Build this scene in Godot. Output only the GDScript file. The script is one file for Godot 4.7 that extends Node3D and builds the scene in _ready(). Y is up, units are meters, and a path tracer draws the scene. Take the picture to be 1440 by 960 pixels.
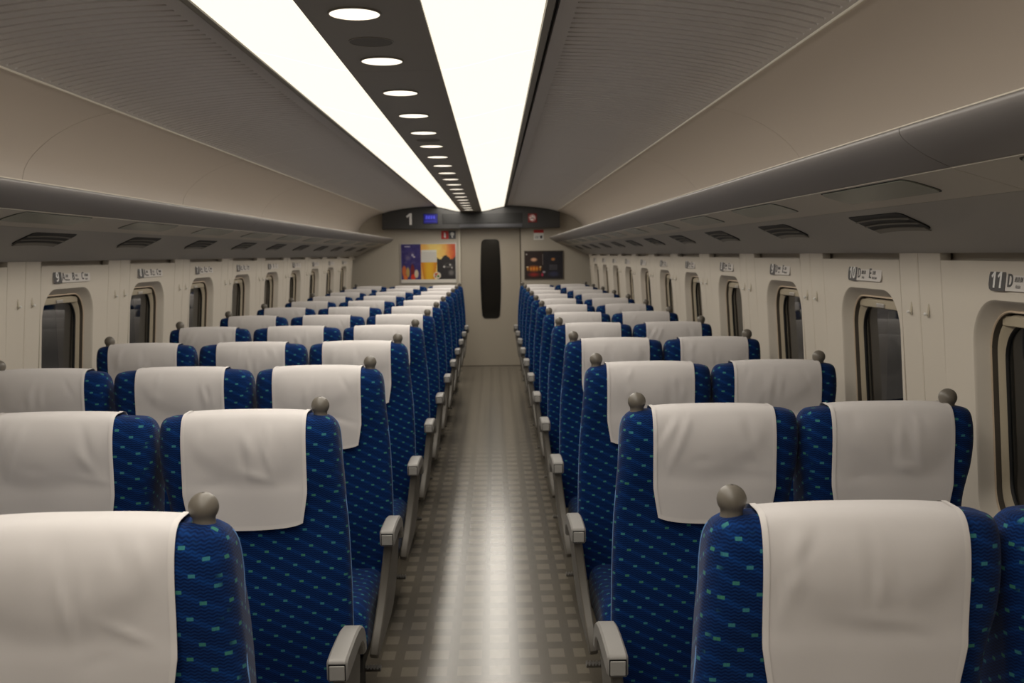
extends Node3D
# Interior of a high-speed train car at night, looking down the aisle to the end door.
# Metres, y up; the camera stands at x = 0, z = 0; the car's middle line is at x = CX; the end wall is at z = ZE.

const CX := -0.315
const ZE := -14.2
const ZN := 1.9
const ROW_PITCH := 1.04
const BAY := 1.043
const NUM := ["first", "second", "third", "fourth", "fifth", "sixth", "seventh", "eighth", "ninth", "tenth", "eleventh", "twelfth", "thirteenth", "fourteenth", "fifteenth", "sixteenth", "seventeenth", "eighteenth", "nineteenth", "twentieth", "twenty-first", "twenty-second", "twenty-third", "twenty-fourth", "twenty-fifth", "twenty-sixth", "twenty-seventh"]

const CARD := ["one", "two", "three", "four", "five", "six", "seven", "eight", "nine", "ten", "eleven", "twelve"]

var M := {}
var counts := {}
var font_bold: SystemFont
var font: SystemFont

func _ready():
	# ---------- camera, environment, light ----------
	var cam := Camera3D.new()
	cam.name = "camera"
	cam.fov = 2.0 * rad_to_deg(atan(480.0 / 1407.0))
	cam.near = 0.05
	cam.far = 60.0
	cam.transform = Transform3D(Basis(Vector3.UP, deg_to_rad(-0.965)) * Basis(Vector3.RIGHT, deg_to_rad(-4.99)) * Basis(Vector3.BACK, deg_to_rad(-0.61)), Vector3(0, 1.587, 0))
	var lens := CameraAttributesPhysical.new()
	lens.frustum_focal_length = 12.0 * 1407.0 / 480.0
	lens.exposure_aperture = 8.0
	lens.frustum_focus_distance = 2.2
	lens.frustum_near = 0.05
	lens.frustum_far = 60.0
	cam.attributes = lens
	cam.fov = 2.0 * rad_to_deg(atan(480.0 / 1407.0))
	add_child(cam)
	cam.current = true
	var we := WorldEnvironment.new()
	we.name = "environment"
	var env := Environment.new()
	env.background_mode = Environment.BG_COLOR
	env.background_color = Color(0.016, 0.019, 0.022)
	env.tonemap_mode = Environment.TONE_MAPPER_LINEAR
	env.tonemap_exposure = 1.09
	env.sdfgi_enabled = true
	env.ssao_enabled = true
	env.ssil_enabled = true
	we.environment = env
	add_child(we)
	make_materials()
	# ---------- setting ----------
	build_floor()
	build_shell()
	build_ceiling()
	build_walls()
	build_racks()
	build_end_wall()
	# ---------- lamps ----------
	build_lamps()
	# ---------- seats ----------
	build_seats()
	# ---------- small things ----------
	build_plates_and_hooks()

# =====================================================================
# helpers
# =====================================================================
func numbered(n: String) -> String:
	var k: int = counts.get(n, 0)
	counts[n] = k + 1
	return n if k == 0 else "%s_%03d" % [n, k]

func base(called: String, at: Vector3, label: String, category := "", group := "", kind := "") -> Node3D:
	var o := Node3D.new()
	o.name = numbered(called)
	add_child(o)
	o.position = at
	tag(o, label, category, group, kind)
	return o

func tag(o: Node, label: String, category := "", group := "", kind := ""):
	if label: o.set_meta("label", label)
	if category: o.set_meta("category", category)
	if group: o.set_meta("group", group)
	if kind: o.set_meta("kind", kind)

func part(called: String, mesh: Mesh, m: Material, parent: Node, at := Vector3.ZERO) -> MeshInstance3D:
	var o := MeshInstance3D.new()
	o.name = called
	o.mesh = mesh
	o.material_override = m
	o.position = at
	o.cast_shadow = GeometryInstance3D.SHADOW_CASTING_SETTING_ON
	parent.add_child(o, true)
	return o

func mat(c: Color, rough := 0.6, metal := 0.0, spec := 0.5) -> StandardMaterial3D:
	var m := StandardMaterial3D.new()
	m.albedo_color = c
	m.roughness = rough
	m.metallic = metal
	m.metallic_specular = spec
	return m

func c8(r: float, g: float, b: float) -> Color:
	return Color(r / 255.0, g / 255.0, b / 255.0)

func tri(st: SurfaceTool, a: Vector3, b: Vector3, c: Vector3, na: Vector3, nb: Vector3, nc: Vector3):
	# wound so that the front face agrees with the normals (front faces run clockwise)
	var g := (b - a).cross(c - a)
	if g.dot(na + nb + nc) > 0.0:
		st.set_normal(na); st.add_vertex(a)
		st.set_normal(nc); st.add_vertex(c)
		st.set_normal(nb); st.add_vertex(b)
	else:
		st.set_normal(na); st.add_vertex(a)
		st.set_normal(nb); st.add_vertex(b)
		st.set_normal(nc); st.add_vertex(c)

func quad_flat(st: SurfaceTool, a: Vector3, b: Vector3, c: Vector3, d: Vector3, n: Vector3):
	tri(st, a, b, c, n, n, n)
	tri(st, a, c, d, n, n, n)

func new_st() -> SurfaceTool:
	var st := SurfaceTool.new()
	st.begin(Mesh.PRIMITIVE_TRIANGLES)
	return st

func done(st: SurfaceTool) -> ArrayMesh:
	st.index()
	return st.commit()

func add_box(st: SurfaceTool, lo: Vector3, hi: Vector3):
	var p := [Vector3(lo.x, lo.y, lo.z), Vector3(hi.x, lo.y, lo.z), Vector3(hi.x, hi.y, lo.z), Vector3(lo.x, hi.y, lo.z), Vector3(lo.x, lo.y, hi.z), Vector3(hi.x, lo.y, hi.z), Vector3(hi.x, hi.y, hi.z), Vector3(lo.x, hi.y, hi.z)]
	quad_flat(st, p[0], p[1], p[2], p[3], Vector3.FORWARD)
	quad_flat(st, p[4], p[5], p[6], p[7], Vector3.BACK)
	quad_flat(st, p[0], p[4], p[7], p[3], Vector3.LEFT)
	quad_flat(st, p[1], p[5], p[6], p[2], Vector3.RIGHT)
	quad_flat(st, p[0], p[1], p[5], p[4], Vector3.DOWN)
	quad_flat(st, p[3], p[2], p[6], p[7], Vector3.UP)

func box_mesh(lo: Vector3, hi: Vector3) -> ArrayMesh:
	var st := new_st()
	add_box(st, lo, hi)
	return done(st)

# box with rounded edges, radius r
func rbox(lo: Vector3, hi: Vector3, r: float, seg := 3) -> ArrayMesh:
	var st := new_st()
	var ctr := (lo + hi) * 0.5
	var h := (hi - lo) * 0.5
	var inn := Vector3(maxf(h.x - r, 0.0), maxf(h.y - r, 0.0), maxf(h.z - r, 0.0))
	for ax in 3:
		for s: float in [-1.0, 1.0]:
			var u := (ax + 1) % 3
			var v := (ax + 2) % 3
			var us := rb_stations(h[u], r, seg)
			var vs := rb_stations(h[v], r, seg)
			for i in us.size() - 1:
				for j in vs.size() - 1:
					var P := []
					var N := []
					for k in [[i, j], [i + 1, j], [i + 1, j + 1], [i, j + 1]]:
						var q := Vector3.ZERO
						q[ax] = s * h[ax]
						q[u] = us[k[0]]
						q[v] = vs[k[1]]
						var cl := Vector3(clampf(q.x, -inn.x, inn.x), clampf(q.y, -inn.y, inn.y), clampf(q.z, -inn.z, inn.z))
						var n := (q - cl).normalized()
						P.append(ctr + cl + n * r)
						N.append(n)
					tri(st, P[0], P[1], P[2], N[0], N[1], N[2])
					tri(st, P[0], P[2], P[3], N[0], N[2], N[3])
	return done(st)

func rb_stations(h: float, r: float, seg: int) -> Array:
	var a := []
	for i in seg + 1:
		a.append(-h + r * (1.0 - tan((1.0 - float(i) / seg) * PI / 4.0)))
	for i in seg + 1:
		a.append(h - r * (1.0 - tan(float(i) / seg * PI / 4.0)))
	return a

# normals of a 2-D chain; each segment end gets its own normal, smooth below 40 degrees
func chain_normals(p: Array, closed: bool) -> Array:
	var n := p.size()
	var m := n if closed else n - 1
	var seg := []
	for i in m:
		var d: Vector2 = p[(i + 1) % n] - p[i]
		seg.append(Vector2(d.y, -d.x).normalized())
	var out := []
	for i in m:
		var a: Vector2 = seg[i]
		var b: Vector2 = seg[i]
		if closed or i > 0:
			var q: Vector2 = seg[(i - 1 + m) % m]
			if q.dot(a) > 0.76: a = (q + seg[i]).normalized()
		if closed or i < m - 1:
			var q2: Vector2 = seg[(i + 1) % m]
			if q2.dot(b) > 0.76: b = (q2 + seg[i]).normalized()
		out.append([a, b])
	return out

func ccw(p: Array) -> Array:
	var s := 0.0
	for i in p.size():
		var a: Vector2 = p[i]
		var b: Vector2 = p[(i + 1) % p.size()]
		s += a.x * b.y - b.x * a.y
	if s < 0.0:
		var q := p.duplicate()
		q.reverse()
		return q
	return p

# closed outline pts in a plane, drawn along an axis. axis 2: pts are (x, y) along z. axis 0: pts are (z, y) along x. axis 1: pts are (x, z) along y
func prism(pts: Array, a0: float, a1: float, axis := 2, bevel := 0.0, st_in: SurfaceTool = null) -> ArrayMesh:
	var st := st_in if st_in else new_st()
	var p := ccw(pts)
	var nn := chain_normals(p, true)
	var inset := p
	if bevel > 0.0:
		inset = []
		for i in p.size():
			var n0: Vector2 = nn[(i - 1 + p.size()) % p.size()][1]
			var n1: Vector2 = nn[i][0]
			var m := (n0 + n1).normalized()
			inset.append(p[i] - m * bevel / maxf(0.5, m.dot(n1)))
	var rings := [[p, a0], [p, a1]]
	if bevel > 0.0:
		rings = [[inset, a0], [p, a0 + bevel], [p, a1 - bevel], [inset, a1]]
	for r in rings.size() - 1:
		var slope := 0.0
		if bevel > 0.0: slope = -1.0 if r == 0 else (1.0 if r == 2 else 0.0)
		for i in p.size():
			var j := (i + 1) % p.size()
			var A := to3(rings[r][0][i], rings[r][1], axis)
			var B := to3(rings[r][0][j], rings[r][1], axis)
			var D := to3(rings[r + 1][0][i], rings[r + 1][1], axis)
			var E := to3(rings[r + 1][0][j], rings[r + 1][1], axis)
			var na := (to3(nn[i][0], slope, axis)).normalized()
			var nb := (to3(nn[i][1], slope, axis)).normalized()
			tri(st, A, B, E, na, nb, nb)
			tri(st, A, E, D, na, nb, na)
	var idx := Geometry2D.triangulate_polygon(PackedVector2Array(inset))
	for k in range(0, idx.size(), 3):
		for e in 2:
			var off: float = rings[0][1] if e == 0 else rings[rings.size() - 1][1]
			var n := to3(Vector2.ZERO, -1.0 if e == 0 else 1.0, axis)
			tri(st, to3(inset[idx[k]], off, axis), to3(inset[idx[k + 1]], off, axis), to3(inset[idx[k + 2]], off, axis), n, n, n)
	if st_in: return null
	return done(st)

func to3(p: Vector2, a: float, axis: int) -> Vector3:
	if axis == 2: return Vector3(p.x, p.y, a)
	if axis == 0: return Vector3(a, p.y, p.x)
	return Vector3(p.x, a, p.y)

# grid of points -> smooth surface
func grid_mesh(g: Array, wrap_u := false, flip := false, st_in: SurfaceTool = null) -> ArrayMesh:
	var st := st_in if st_in else new_st()
	var R := g.size()
	var K: int = g[0].size()
	var N := []
	for i in R:
		var row := []
		for j in K:
			var jm := (j - 1 + K) % K if wrap_u else maxi(j - 1, 0)
			var jp := (j + 1) % K if wrap_u else mini(j + 1, K - 1)
			var du: Vector3 = g[i][jp] - g[i][jm]
			var dv: Vector3 = g[mini(i + 1, R - 1)][j] - g[maxi(i - 1, 0)][j]
			var n := du.cross(dv)
			if n.length() < 1e-12: n = Vector3.UP
			n = n.normalized()
			row.append(-n if flip else n)
		N.append(row)
	for i in R - 1:
		for j in (K if wrap_u else K - 1):
			var j2 := (j + 1) % K
			tri(st, g[i][j], g[i][j2], g[i + 1][j2], N[i][j], N[i][j2], N[i + 1][j2])
			tri(st, g[i][j], g[i + 1][j2], g[i + 1][j], N[i][j], N[i + 1][j2], N[i + 1][j])
	if st_in: return null
	return done(st)

func lathe(prof: Array, seg := 20) -> ArrayMesh:
	var g := []
	for p in prof:
		var row := []
		for k in seg:
			var a := TAU * k / seg
			row.append(Vector3(p.x * cos(a), p.y, p.x * sin(a)))
		g.append(row)
	var up: bool = prof[prof.size() - 1].y > prof[0].y
	return grid_mesh(g, true, not up)

func tube(path: Array, r: float, seg := 6) -> ArrayMesh:
	var g := []
	for i in path.size():
		var t: Vector3 = (path[mini(i + 1, path.size() - 1)] - path[maxi(i - 1, 0)]).normalized()
		var u := t.cross(Vector3.RIGHT if absf(t.x) < 0.8 else Vector3.UP).normalized()
		var v := t.cross(u).normalized()
		var row := []
		for k in seg:
			var a := TAU * k / seg
			row.append(path[i] + (u * cos(a) + v * sin(a)) * r)
		g.append(row)
	return grid_mesh(g, true, false)

func disc_mesh(r: float, y0: float, y1: float, seg := 28) -> ArrayMesh:
	var pts := []
	for k in seg: pts.append(Vector2(cos(TAU * k / seg), sin(TAU * k / seg)) * r)
	return prism(pts, y0, y1, 1)

func ring_mesh(r0: float, r1: float, y0: float, y1: float, seg := 28) -> ArrayMesh:
	var st := new_st()
	for k in seg:
		var a := TAU * k / seg
		var b := TAU * (k + 1) / seg
		var ua := Vector3(cos(a), 0, sin(a))
		var ub := Vector3(cos(b), 0, sin(b))
		var Y0 := Vector3.UP * y0
		var Y1 := Vector3.UP * y1
		quad_flat(st, ua * r0 + Y0, ub * r0 + Y0, ub * r1 + Y0, ua * r1 + Y0, Vector3.DOWN)
		quad_flat(st, ua * r0 + Y1, ub * r0 + Y1, ub * r1 + Y1, ua * r1 + Y1, Vector3.UP)
		quad_flat(st, ua * r1 + Y0, ub * r1 + Y0, ub * r1 + Y1, ua * r1 + Y1, ua)
		quad_flat(st, ua * r0 + Y0, ub * r0 + Y0, ub * r0 + Y1, ua * r0 + Y1, -ua)
	return done(st)

func rrect(x0: float, y0: float, x1: float, y1: float, r: float, seg := 5) -> Array:
	var out := []
	var c := [Vector2(x1 - r, y0 + r), Vector2(x1 - r, y1 - r), Vector2(x0 + r, y1 - r), Vector2(x0 + r, y0 + r)]
	for k in 4:
		for i in seg + 1:
			var a := -PI / 2 + PI / 2 * (k + float(i) / seg)
			out.append(c[k] + Vector2(cos(a), sin(a)) * r)
	return out

func text_mesh(s: String, size_m: float, depth: float, bold := true) -> TextMesh:
	var t := TextMesh.new()
	t.text = s
	t.font = font_bold if bold else font
	t.font_size = 64
	t.pixel_size = size_m / 46.0
	t.depth = depth
	t.curve_step = 2.0
	return t

# =====================================================================
# materials
# =====================================================================
func make_materials():
	font_bold = SystemFont.new()
	font_bold.font_names = PackedStringArray(["Droid Sans"])
	font_bold.font_weight = 700
	font = SystemFont.new()
	font.font_names = PackedStringArray(["Droid Sans"])
	M.wall = mat(c8(210, 201, 187), 0.55)
	M.wall_seam = mat(c8(198, 189, 170), 0.55)
	M.body = mat(c8(110, 104, 95), 0.8)
	M.rim = mat(c8(196, 176, 152), 0.35)
	M.channel = mat(c8(84, 76, 66), 0.7)
	M.trim = mat(c8(176, 164, 142), 0.5)
	M.gasket = mat(c8(14, 13, 13), 0.6)
	M.blind = mat(c8(170, 158, 136), 0.6)
	M.metal = mat(c8(200, 196, 190), 0.3, 0.8)
	M.ceiling = mat(c8(206, 201, 198), 0.6)
	M.cove = mat(c8(212, 202, 193), 0.5)
	M.ridge = mat(c8(214, 206, 190), 0.4)
	M.roof = mat(c8(120, 116, 110), 0.8)
	M.strip = mat(c8(148, 144, 137), 0.55)
	M.dark_trim = mat(c8(124, 119, 108), 0.45)
	M.speaker = mat(c8(104, 100, 94), 0.6)
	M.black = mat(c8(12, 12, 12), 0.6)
	M.nose = mat(c8(134, 129, 126), 0.42)
	M.under = mat(c8(204, 197, 184), 0.55)
	M.lower_cove = mat(c8(178, 174, 167), 0.55)
	M.gloss_panel = mat(c8(128, 131, 118), 0.32)
	M.slat = mat(c8(122, 117, 108), 0.5)
	M.end_wall = mat(c8(188, 179, 164), 0.6)
	M.door = mat(c8(176, 166, 150), 0.45)
	M.transom = mat(c8(52, 51, 50), 0.4)
	M.display = mat(c8(24, 23, 22), 0.25)
	M.white = mat(c8(232, 230, 226), 0.5)
	M.red = mat(c8(196, 30, 28), 0.5)
	M.dark_grey = mat(c8(72, 72, 76), 0.5)
	M.plate = mat(c8(214, 208, 202), 0.35)
	M.badge = mat(c8(58, 54, 54), 0.4)
	M.arm = mat(c8(146, 143, 139), 0.42)
	M.arm_cap = mat(c8(160, 157, 152), 0.4)
	M.side = mat(c8(104, 99, 91), 0.5)
	M.knob = mat(c8(108, 102, 93), 0.4)
	M.pan = mat(c8(40, 39, 40), 0.7)
	M.pedal = mat(c8(104, 100, 94), 0.35, 0.6)
	M.piping = mat(c8(112, 156, 214), 0.6)
	# night glass: a clear pane
	M.glass = mat(c8(20, 24, 26), 0.03)
	M.glass.transparency = BaseMaterial3D.TRANSPARENCY_ALPHA
	M.glass.albedo_color = Color(0.06, 0.08, 0.085, 0.35)
	M.door_glass = mat(c8(10, 10, 11), 0.06)
	# lamps
	M.lamp = mat(c8(255, 250, 240), 0.5)
	M.lamp.emission_enabled = true
	M.lamp.emission = Color(1.0, 0.965, 0.89)
	M.lamp.emission_energy_multiplier = 1.03
	M.downlight = mat(c8(255, 252, 246), 0.5)
	M.downlight.emission_enabled = true
	M.downlight.emission = Color(1.0, 0.95, 0.87)
	M.downlight.emission_energy_multiplier = 1.3
	M.fabric = mat(Color.WHITE, 0.85, 0.0, 0.2)
	M.fabric.albedo_texture = fabric_texture()
	M.fabric.uv1_triplanar = true
	M.fabric.uv1_triplanar_sharpness = 8.0
	M.fabric.uv1_scale = Vector3(1.0 / 0.356, 1.0 / 0.24, 1.0 / 0.3)
	M.fabric.rim_enabled = true
	M.fabric.rim = 0.15
	M.fabric.rim_tint = 0.7
	M.cloth = mat(c8(213, 208, 206), 0.85)
	M.cloth.normal_enabled = true
	M.cloth.normal_texture = weave_normal()
	M.cloth.normal_scale = 0.35
	M.cloth.uv1_triplanar = true
	M.cloth.uv1_scale = Vector3(20, 20, 20)
	M.hem = mat(c8(219, 214, 211), 0.85)
	M.floor = mat(Color.WHITE, 0.3)
	M.floor.albedo_texture = floor_texture()
	M.floor.roughness_texture = floor_rough()
	M.floor.roughness = 1.0
	M.floor.metallic_specular = 0.6
	M.floor_edge = mat(c8(84, 78, 69), 0.5)

func fabric_texture() -> ImageTexture:
	# navy weave with pale diagonal bands and small green and cyan flecks; one tile is 0.356 x 0.24 m
	var W := 1068
	var H := 720
	var data := PackedByteArray()
	data.resize(W * H * 3)
	var dark := Vector3(4, 20, 54)
	var light := Vector3(19, 76, 152)
	var noise := FastNoiseLite.new()
	noise.seed = 5
	noise.frequency = 0.09
	for j in H:
		var v := float(j) / H
		for i in W:
			var u := float(i) / W
			# lattice coordinate across the bands
			var sline := fposmod(7.0 * v - 5.0 * u, 1.0)
			var band := exp(-pow(minf(sline, 1.0 - sline) / 0.16, 2.0))
			var wv := sin(TAU * (44.0 * v + 0.20 * sin(TAU * 32.0 * u)))
			var wy := 0.5 + 0.5 * wv
			var k := 0.09 + 0.40 * wy + 0.24 * band + 0.10 * noise.get_noise_2d(i, j)
			k = clampf(k, 0.0, 1.0)
			var c := dark.lerp(light, k)
			var o := (j * W + i) * 3
			data[o] = int(c.x)
			data[o + 1] = int(c.y)
			data[o + 2] = int(c.z)
	var img := Image.create_from_data(W, H, false, Image.FORMAT_RGB8, data)
	var rng := RandomNumberGenerator.new()
	rng.seed = 11
	# fleck lattice: 7a - 5b = one tile across, 4a + 7b = one tile down
	var a := Vector2(7.0 * W, 5.0 * H) / 69.0
	var b := Vector2(-4.0 * W, 7.0 * H) / 69.0
	var seen := {}
	for m in range(-12, 13):
		for n in range(-12, 13):
			var p := a * m + b * n
			var x := int(fposmod(p.x + 0.01, W))
			var y := int(fposmod(p.y + 0.01, H))
			var key := Vector2i(x / 6, y / 6)
			if seen.has(key) or seen.has(key + Vector2i(1, 0)) or seen.has(key - Vector2i(1, 0)) or seen.has(key + Vector2i(0, 1)) or seen.has(key - Vector2i(0, 1)): continue
			seen[key] = true
			var col := c8(66, 142, 158).lerp(c8(70, 142, 116), rng.randf())
			for dy in range(-8, 9):
				for dx in range(-15, 16):
					var sh := 0.86 + 0.14 * sin(dx * 1.1)
					img.set_pixel(posmod(x + dx, W), posmod(y + dy, H), Color(col.r * sh, col.g * sh, col.b * sh))
	return ImageTexture.create_from_image(img)

func weave_normal() -> ImageTexture:
	var img := Image.create(128, 128, false, Image.FORMAT_L8)
	var rng := RandomNumberGenerator.new()
	rng.seed = 3
	for y in 128:
		for x in 128:
			var h := 0.5 + 0.22 * sin(TAU * x / 4.0) * cos(TAU * y / 4.0) + 0.12 * (rng.randf() - 0.5)
			img.set_pixel(x, y, Color(h, h, h))
	img.convert(Image.FORMAT_RGBA8)
	img.bump_map_to_normal_map(3.0)
	return ImageTexture.create_from_image(img)

# printed vinyl: one tile is 1.0 m across (x from -0.56 to 0.44) and 0.158 * 4 m along
func floor_texture() -> ImageTexture:
	var W := 1000
	var H := 632
	var data := PackedByteArray()
	data.resize(W * H * 3)
	var cols := [[-0.465, -0.413], [-0.375, -0.312], [-0.277, -0.20], [-0.161, -0.069], [-0.038, 0.042], [0.08, 0.156], [0.198, 0.26], [0.297, 0.344]]
	var rng := RandomNumberGenerator.new()
	rng.seed = 21
	for j in H:
		var w := fposmod(float(j) / 1000.0, 0.158)
		var in_row := w < 0.086
		for i in W:
			var x := -0.56 + i / 1000.0
			var pale := false
			if in_row:
				for c in cols:
					if x > c[0] and x < c[1]: pale = true
			var c0 := Vector3(116, 109, 97) if pale else Vector3(94, 88, 78)
			c0 *= 1.0 + 0.13 * (rng.randf() - 0.5) + 0.07 * (rng.randf() - 0.5)
			var o := (j * W + i) * 3
			data[o] = clampi(int(c0.x), 0, 255)
			data[o + 1] = clampi(int(c0.y), 0, 255)
			data[o + 2] = clampi(int(c0.z), 0, 255)
	return ImageTexture.create_from_image(Image.create_from_data(W, H, false, Image.FORMAT_RGB8, data))

func floor_rough() -> ImageTexture:
	var img := Image.create(256, 256, false, Image.FORMAT_RGB8)
	var n := FastNoiseLite.new()
	n.seed = 8
	n.frequency = 0.12
	var rng := RandomNumberGenerator.new()
	rng.seed = 2
	for y in 256:
		for x in 256:
			var r := 0.215 + 0.03 * n.get_noise_2d(x, y) + 0.05 * (rng.randf() - 0.5)
			img.set_pixel(x, y, Color(r, r, r))
	return ImageTexture.create_from_image(img)

# =====================================================================
# setting
# =====================================================================
func wall_half(y: float) -> float:
	return 1.607 + 0.08 * clampf(1.57 - y, 0.0, 0.56)

func build_floor():
	var f := base("floor", Vector3.ZERO, "grey brown vinyl floor with rows of pale printed squares along the aisle", "", "", "structure")
	var st := new_st()
	# patterned aisle runner
	var x0 := -0.56
	var x1 := 0.44
	var z0 := ZN
	var z1 := ZE
	var v0 := (4.185 + 0.043 + z0) / 0.632
	var v1 := (4.185 + 0.043 + z1) / 0.632
	var pts := [[Vector3(x0, 0, z0), Vector2(0, v0)], [Vector3(x1, 0, z0), Vector2(1, v0)], [Vector3(x1, 0, z1), Vector2(1, v1)], [Vector3(x0, 0, z1), Vector2(0, v1)]]
	for k in [0, 2, 1, 0, 3, 2]:
		st.set_normal(Vector3.UP)
		st.set_uv(pts[k][1])
		st.add_vertex(pts[k][0])
	st.generate_tangents()
	part("aisle_covering", done(st), M.floor, f)
	st = new_st()
	add_box(st, Vector3(CX - 1.72, -0.06, ZE - 0.3), Vector3(x0, 0.0, ZN + 0.2))
	add_box(st, Vector3(x1, -0.06, ZE - 0.3), Vector3(CX + 1.72, 0.0, ZN + 0.2))
	add_box(st, Vector3(x0, -0.06, ZE - 0.3), Vector3(x1, -0.002, ZN + 0.2))
	part("floor_base", done(st), M.floor_edge, f)

func build_shell():
	var s := base("roof_shell", Vector3.ZERO, "outer roof of the car above the ceiling panels", "", "", "structure")
	var st := new_st()
	add_box(st, Vector3(CX - 1.8, 2.32, ZE - 0.3), Vector3(CX + 1.8, 2.38, ZN + 0.2))
	part("roof_plate", done(st), M.roof, s)

func profile_offset(p: Array, d: float) -> Array:
	# closed outline made of an open chain and the same chain pushed out by d (to the side of +normal)
	var out := p.duplicate()
	var q := []
	for i in p.size():
		var t: Vector2 = (p[mini(i + 1, p.size() - 1)] - p[maxi(i - 1, 0)]).normalized()
		q.append(p[i] + Vector2(-t.y, t.x) * d)
	q.reverse()
	out.append_array(q)
	return out

func sided(p: Array, s: float) -> Array:
	var out := []
	for v in p: out.append(Vector2(CX + s * v.x, v.y))
	return out

func ceil_y(a: float) -> float:
	var t := [[0.49, 2.258], [0.568, 2.256], [0.70, 2.251], [0.832, 2.239], [0.965, 2.223], [1.098, 2.201], [1.191, 2.178], [1.3, 2.15]]
	for i in t.size() - 1:
		if a <= t[i + 1][0]:
			return lerpf(t[i][1], t[i + 1][1], (a - t[i][0]) / (t[i + 1][0] - t[i][0]))
	return 2.15

func ribbed_panel(s: float, z0: float, z1: float) -> ArrayMesh:
	# ceiling panel with real cross slots, z0 > z1
	var st := new_st()
	var pitch := 0.06
	var zs := [[z0, 0]]
	var n := int((z0 - z1 - 0.03) / pitch)
	var off := (z0 - z1 - n * pitch) * 0.5
	for k in n:
		var c := z0 - off - (k + 0.5) * pitch
		zs.append([c + 0.0085, 0])
		zs.append([c + 0.008, 1])
		zs.append([c - 0.008, 1])
		zs.append([c - 0.0085, 0])
	zs.append([z1, 0])
	var xs := [0.5, 0.548, 0.552]
	for k in 7: xs.append(lerpf(0.552, 1.172, (k + 1) / 8.0))
	xs.append_array([1.172, 1.176, 1.19])
	for i in zs.size() - 1:
		for j in xs.size() - 1:
			var P := []
			for k in [[i, j], [i, j + 1], [i + 1, j + 1], [i + 1, j]]:
				var a: float = xs[k[1]]
				var deep: bool = zs[k[0]][1] == 1 and a > 0.549 and a < 1.175
				P.append(Vector3(CX + s * a, ceil_y(a) + (0.013 if deep else 0.0), zs[k[0]][0]))
			var nrm: Vector3 = (P[1] - P[0]).cross(P[3] - P[0]).normalized()
			if nrm.y > 0: nrm = -nrm
			if nrm.length() < 0.5: nrm = Vector3.DOWN
			quad_flat(st, P[0], P[1], P[2], P[3], nrm)
	# edges and back
	var e := []
	for k in 9: e.append(Vector2(lerpf(0.5, 1.19, k / 8.0), 0.0))
	for k in 8:
		var a0: float = e[k].x
		var a1: float = e[k + 1].x
		var A := Vector3(CX + s * a0, ceil_y(a0), 0)
		var B := Vector3(CX + s * a1, ceil_y(a1), 0)
		var U := Vector3.UP * 0.02
		quad_flat(st, A + Vector3(0, 0, z0), B + Vector3(0, 0, z0), B + U + Vector3(0, 0, z0), A + U + Vector3(0, 0, z0), Vector3.BACK)
		quad_flat(st, A + Vector3(0, 0, z1), B + Vector3(0, 0, z1), B + U + Vector3(0, 0, z1), A + U + Vector3(0, 0, z1), Vector3.FORWARD)
		quad_flat(st, A + U + Vector3(0, 0, z0), B + U + Vector3(0, 0, z0), B + U + Vector3(0, 0, z1), A + U + Vector3(0, 0, z1), Vector3.UP)
	for a: float in [0.5, 1.19]:
		var A := Vector3(CX + s * a, ceil_y(a), z0)
		var D := Vector3(0, 0, z1 - z0)
		quad_flat(st, A, A + Vector3(0, 0.02, 0), A + Vector3(0, 0.02, 0) + D, A + D, Vector3(s * (-1.0 if a < 1.0 else 1.0), 0, 0))
	return done(st)

func sections(first: float, pitch: float, near: float, far: float) -> Array:
	# joints at first - k * pitch; returns [z0, z1] pairs from near to far
	var j := []
	var z := first
	while z < near: z += pitch
	z -= pitch
	j.append(near)
	while z > far + 0.02:
		if z < near - 0.02: j.append(z)
		z -= pitch
	j.append(far)
	var out := []
	for i in j.size() - 1: out.append([j[i], j[i + 1]])
	return out

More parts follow.
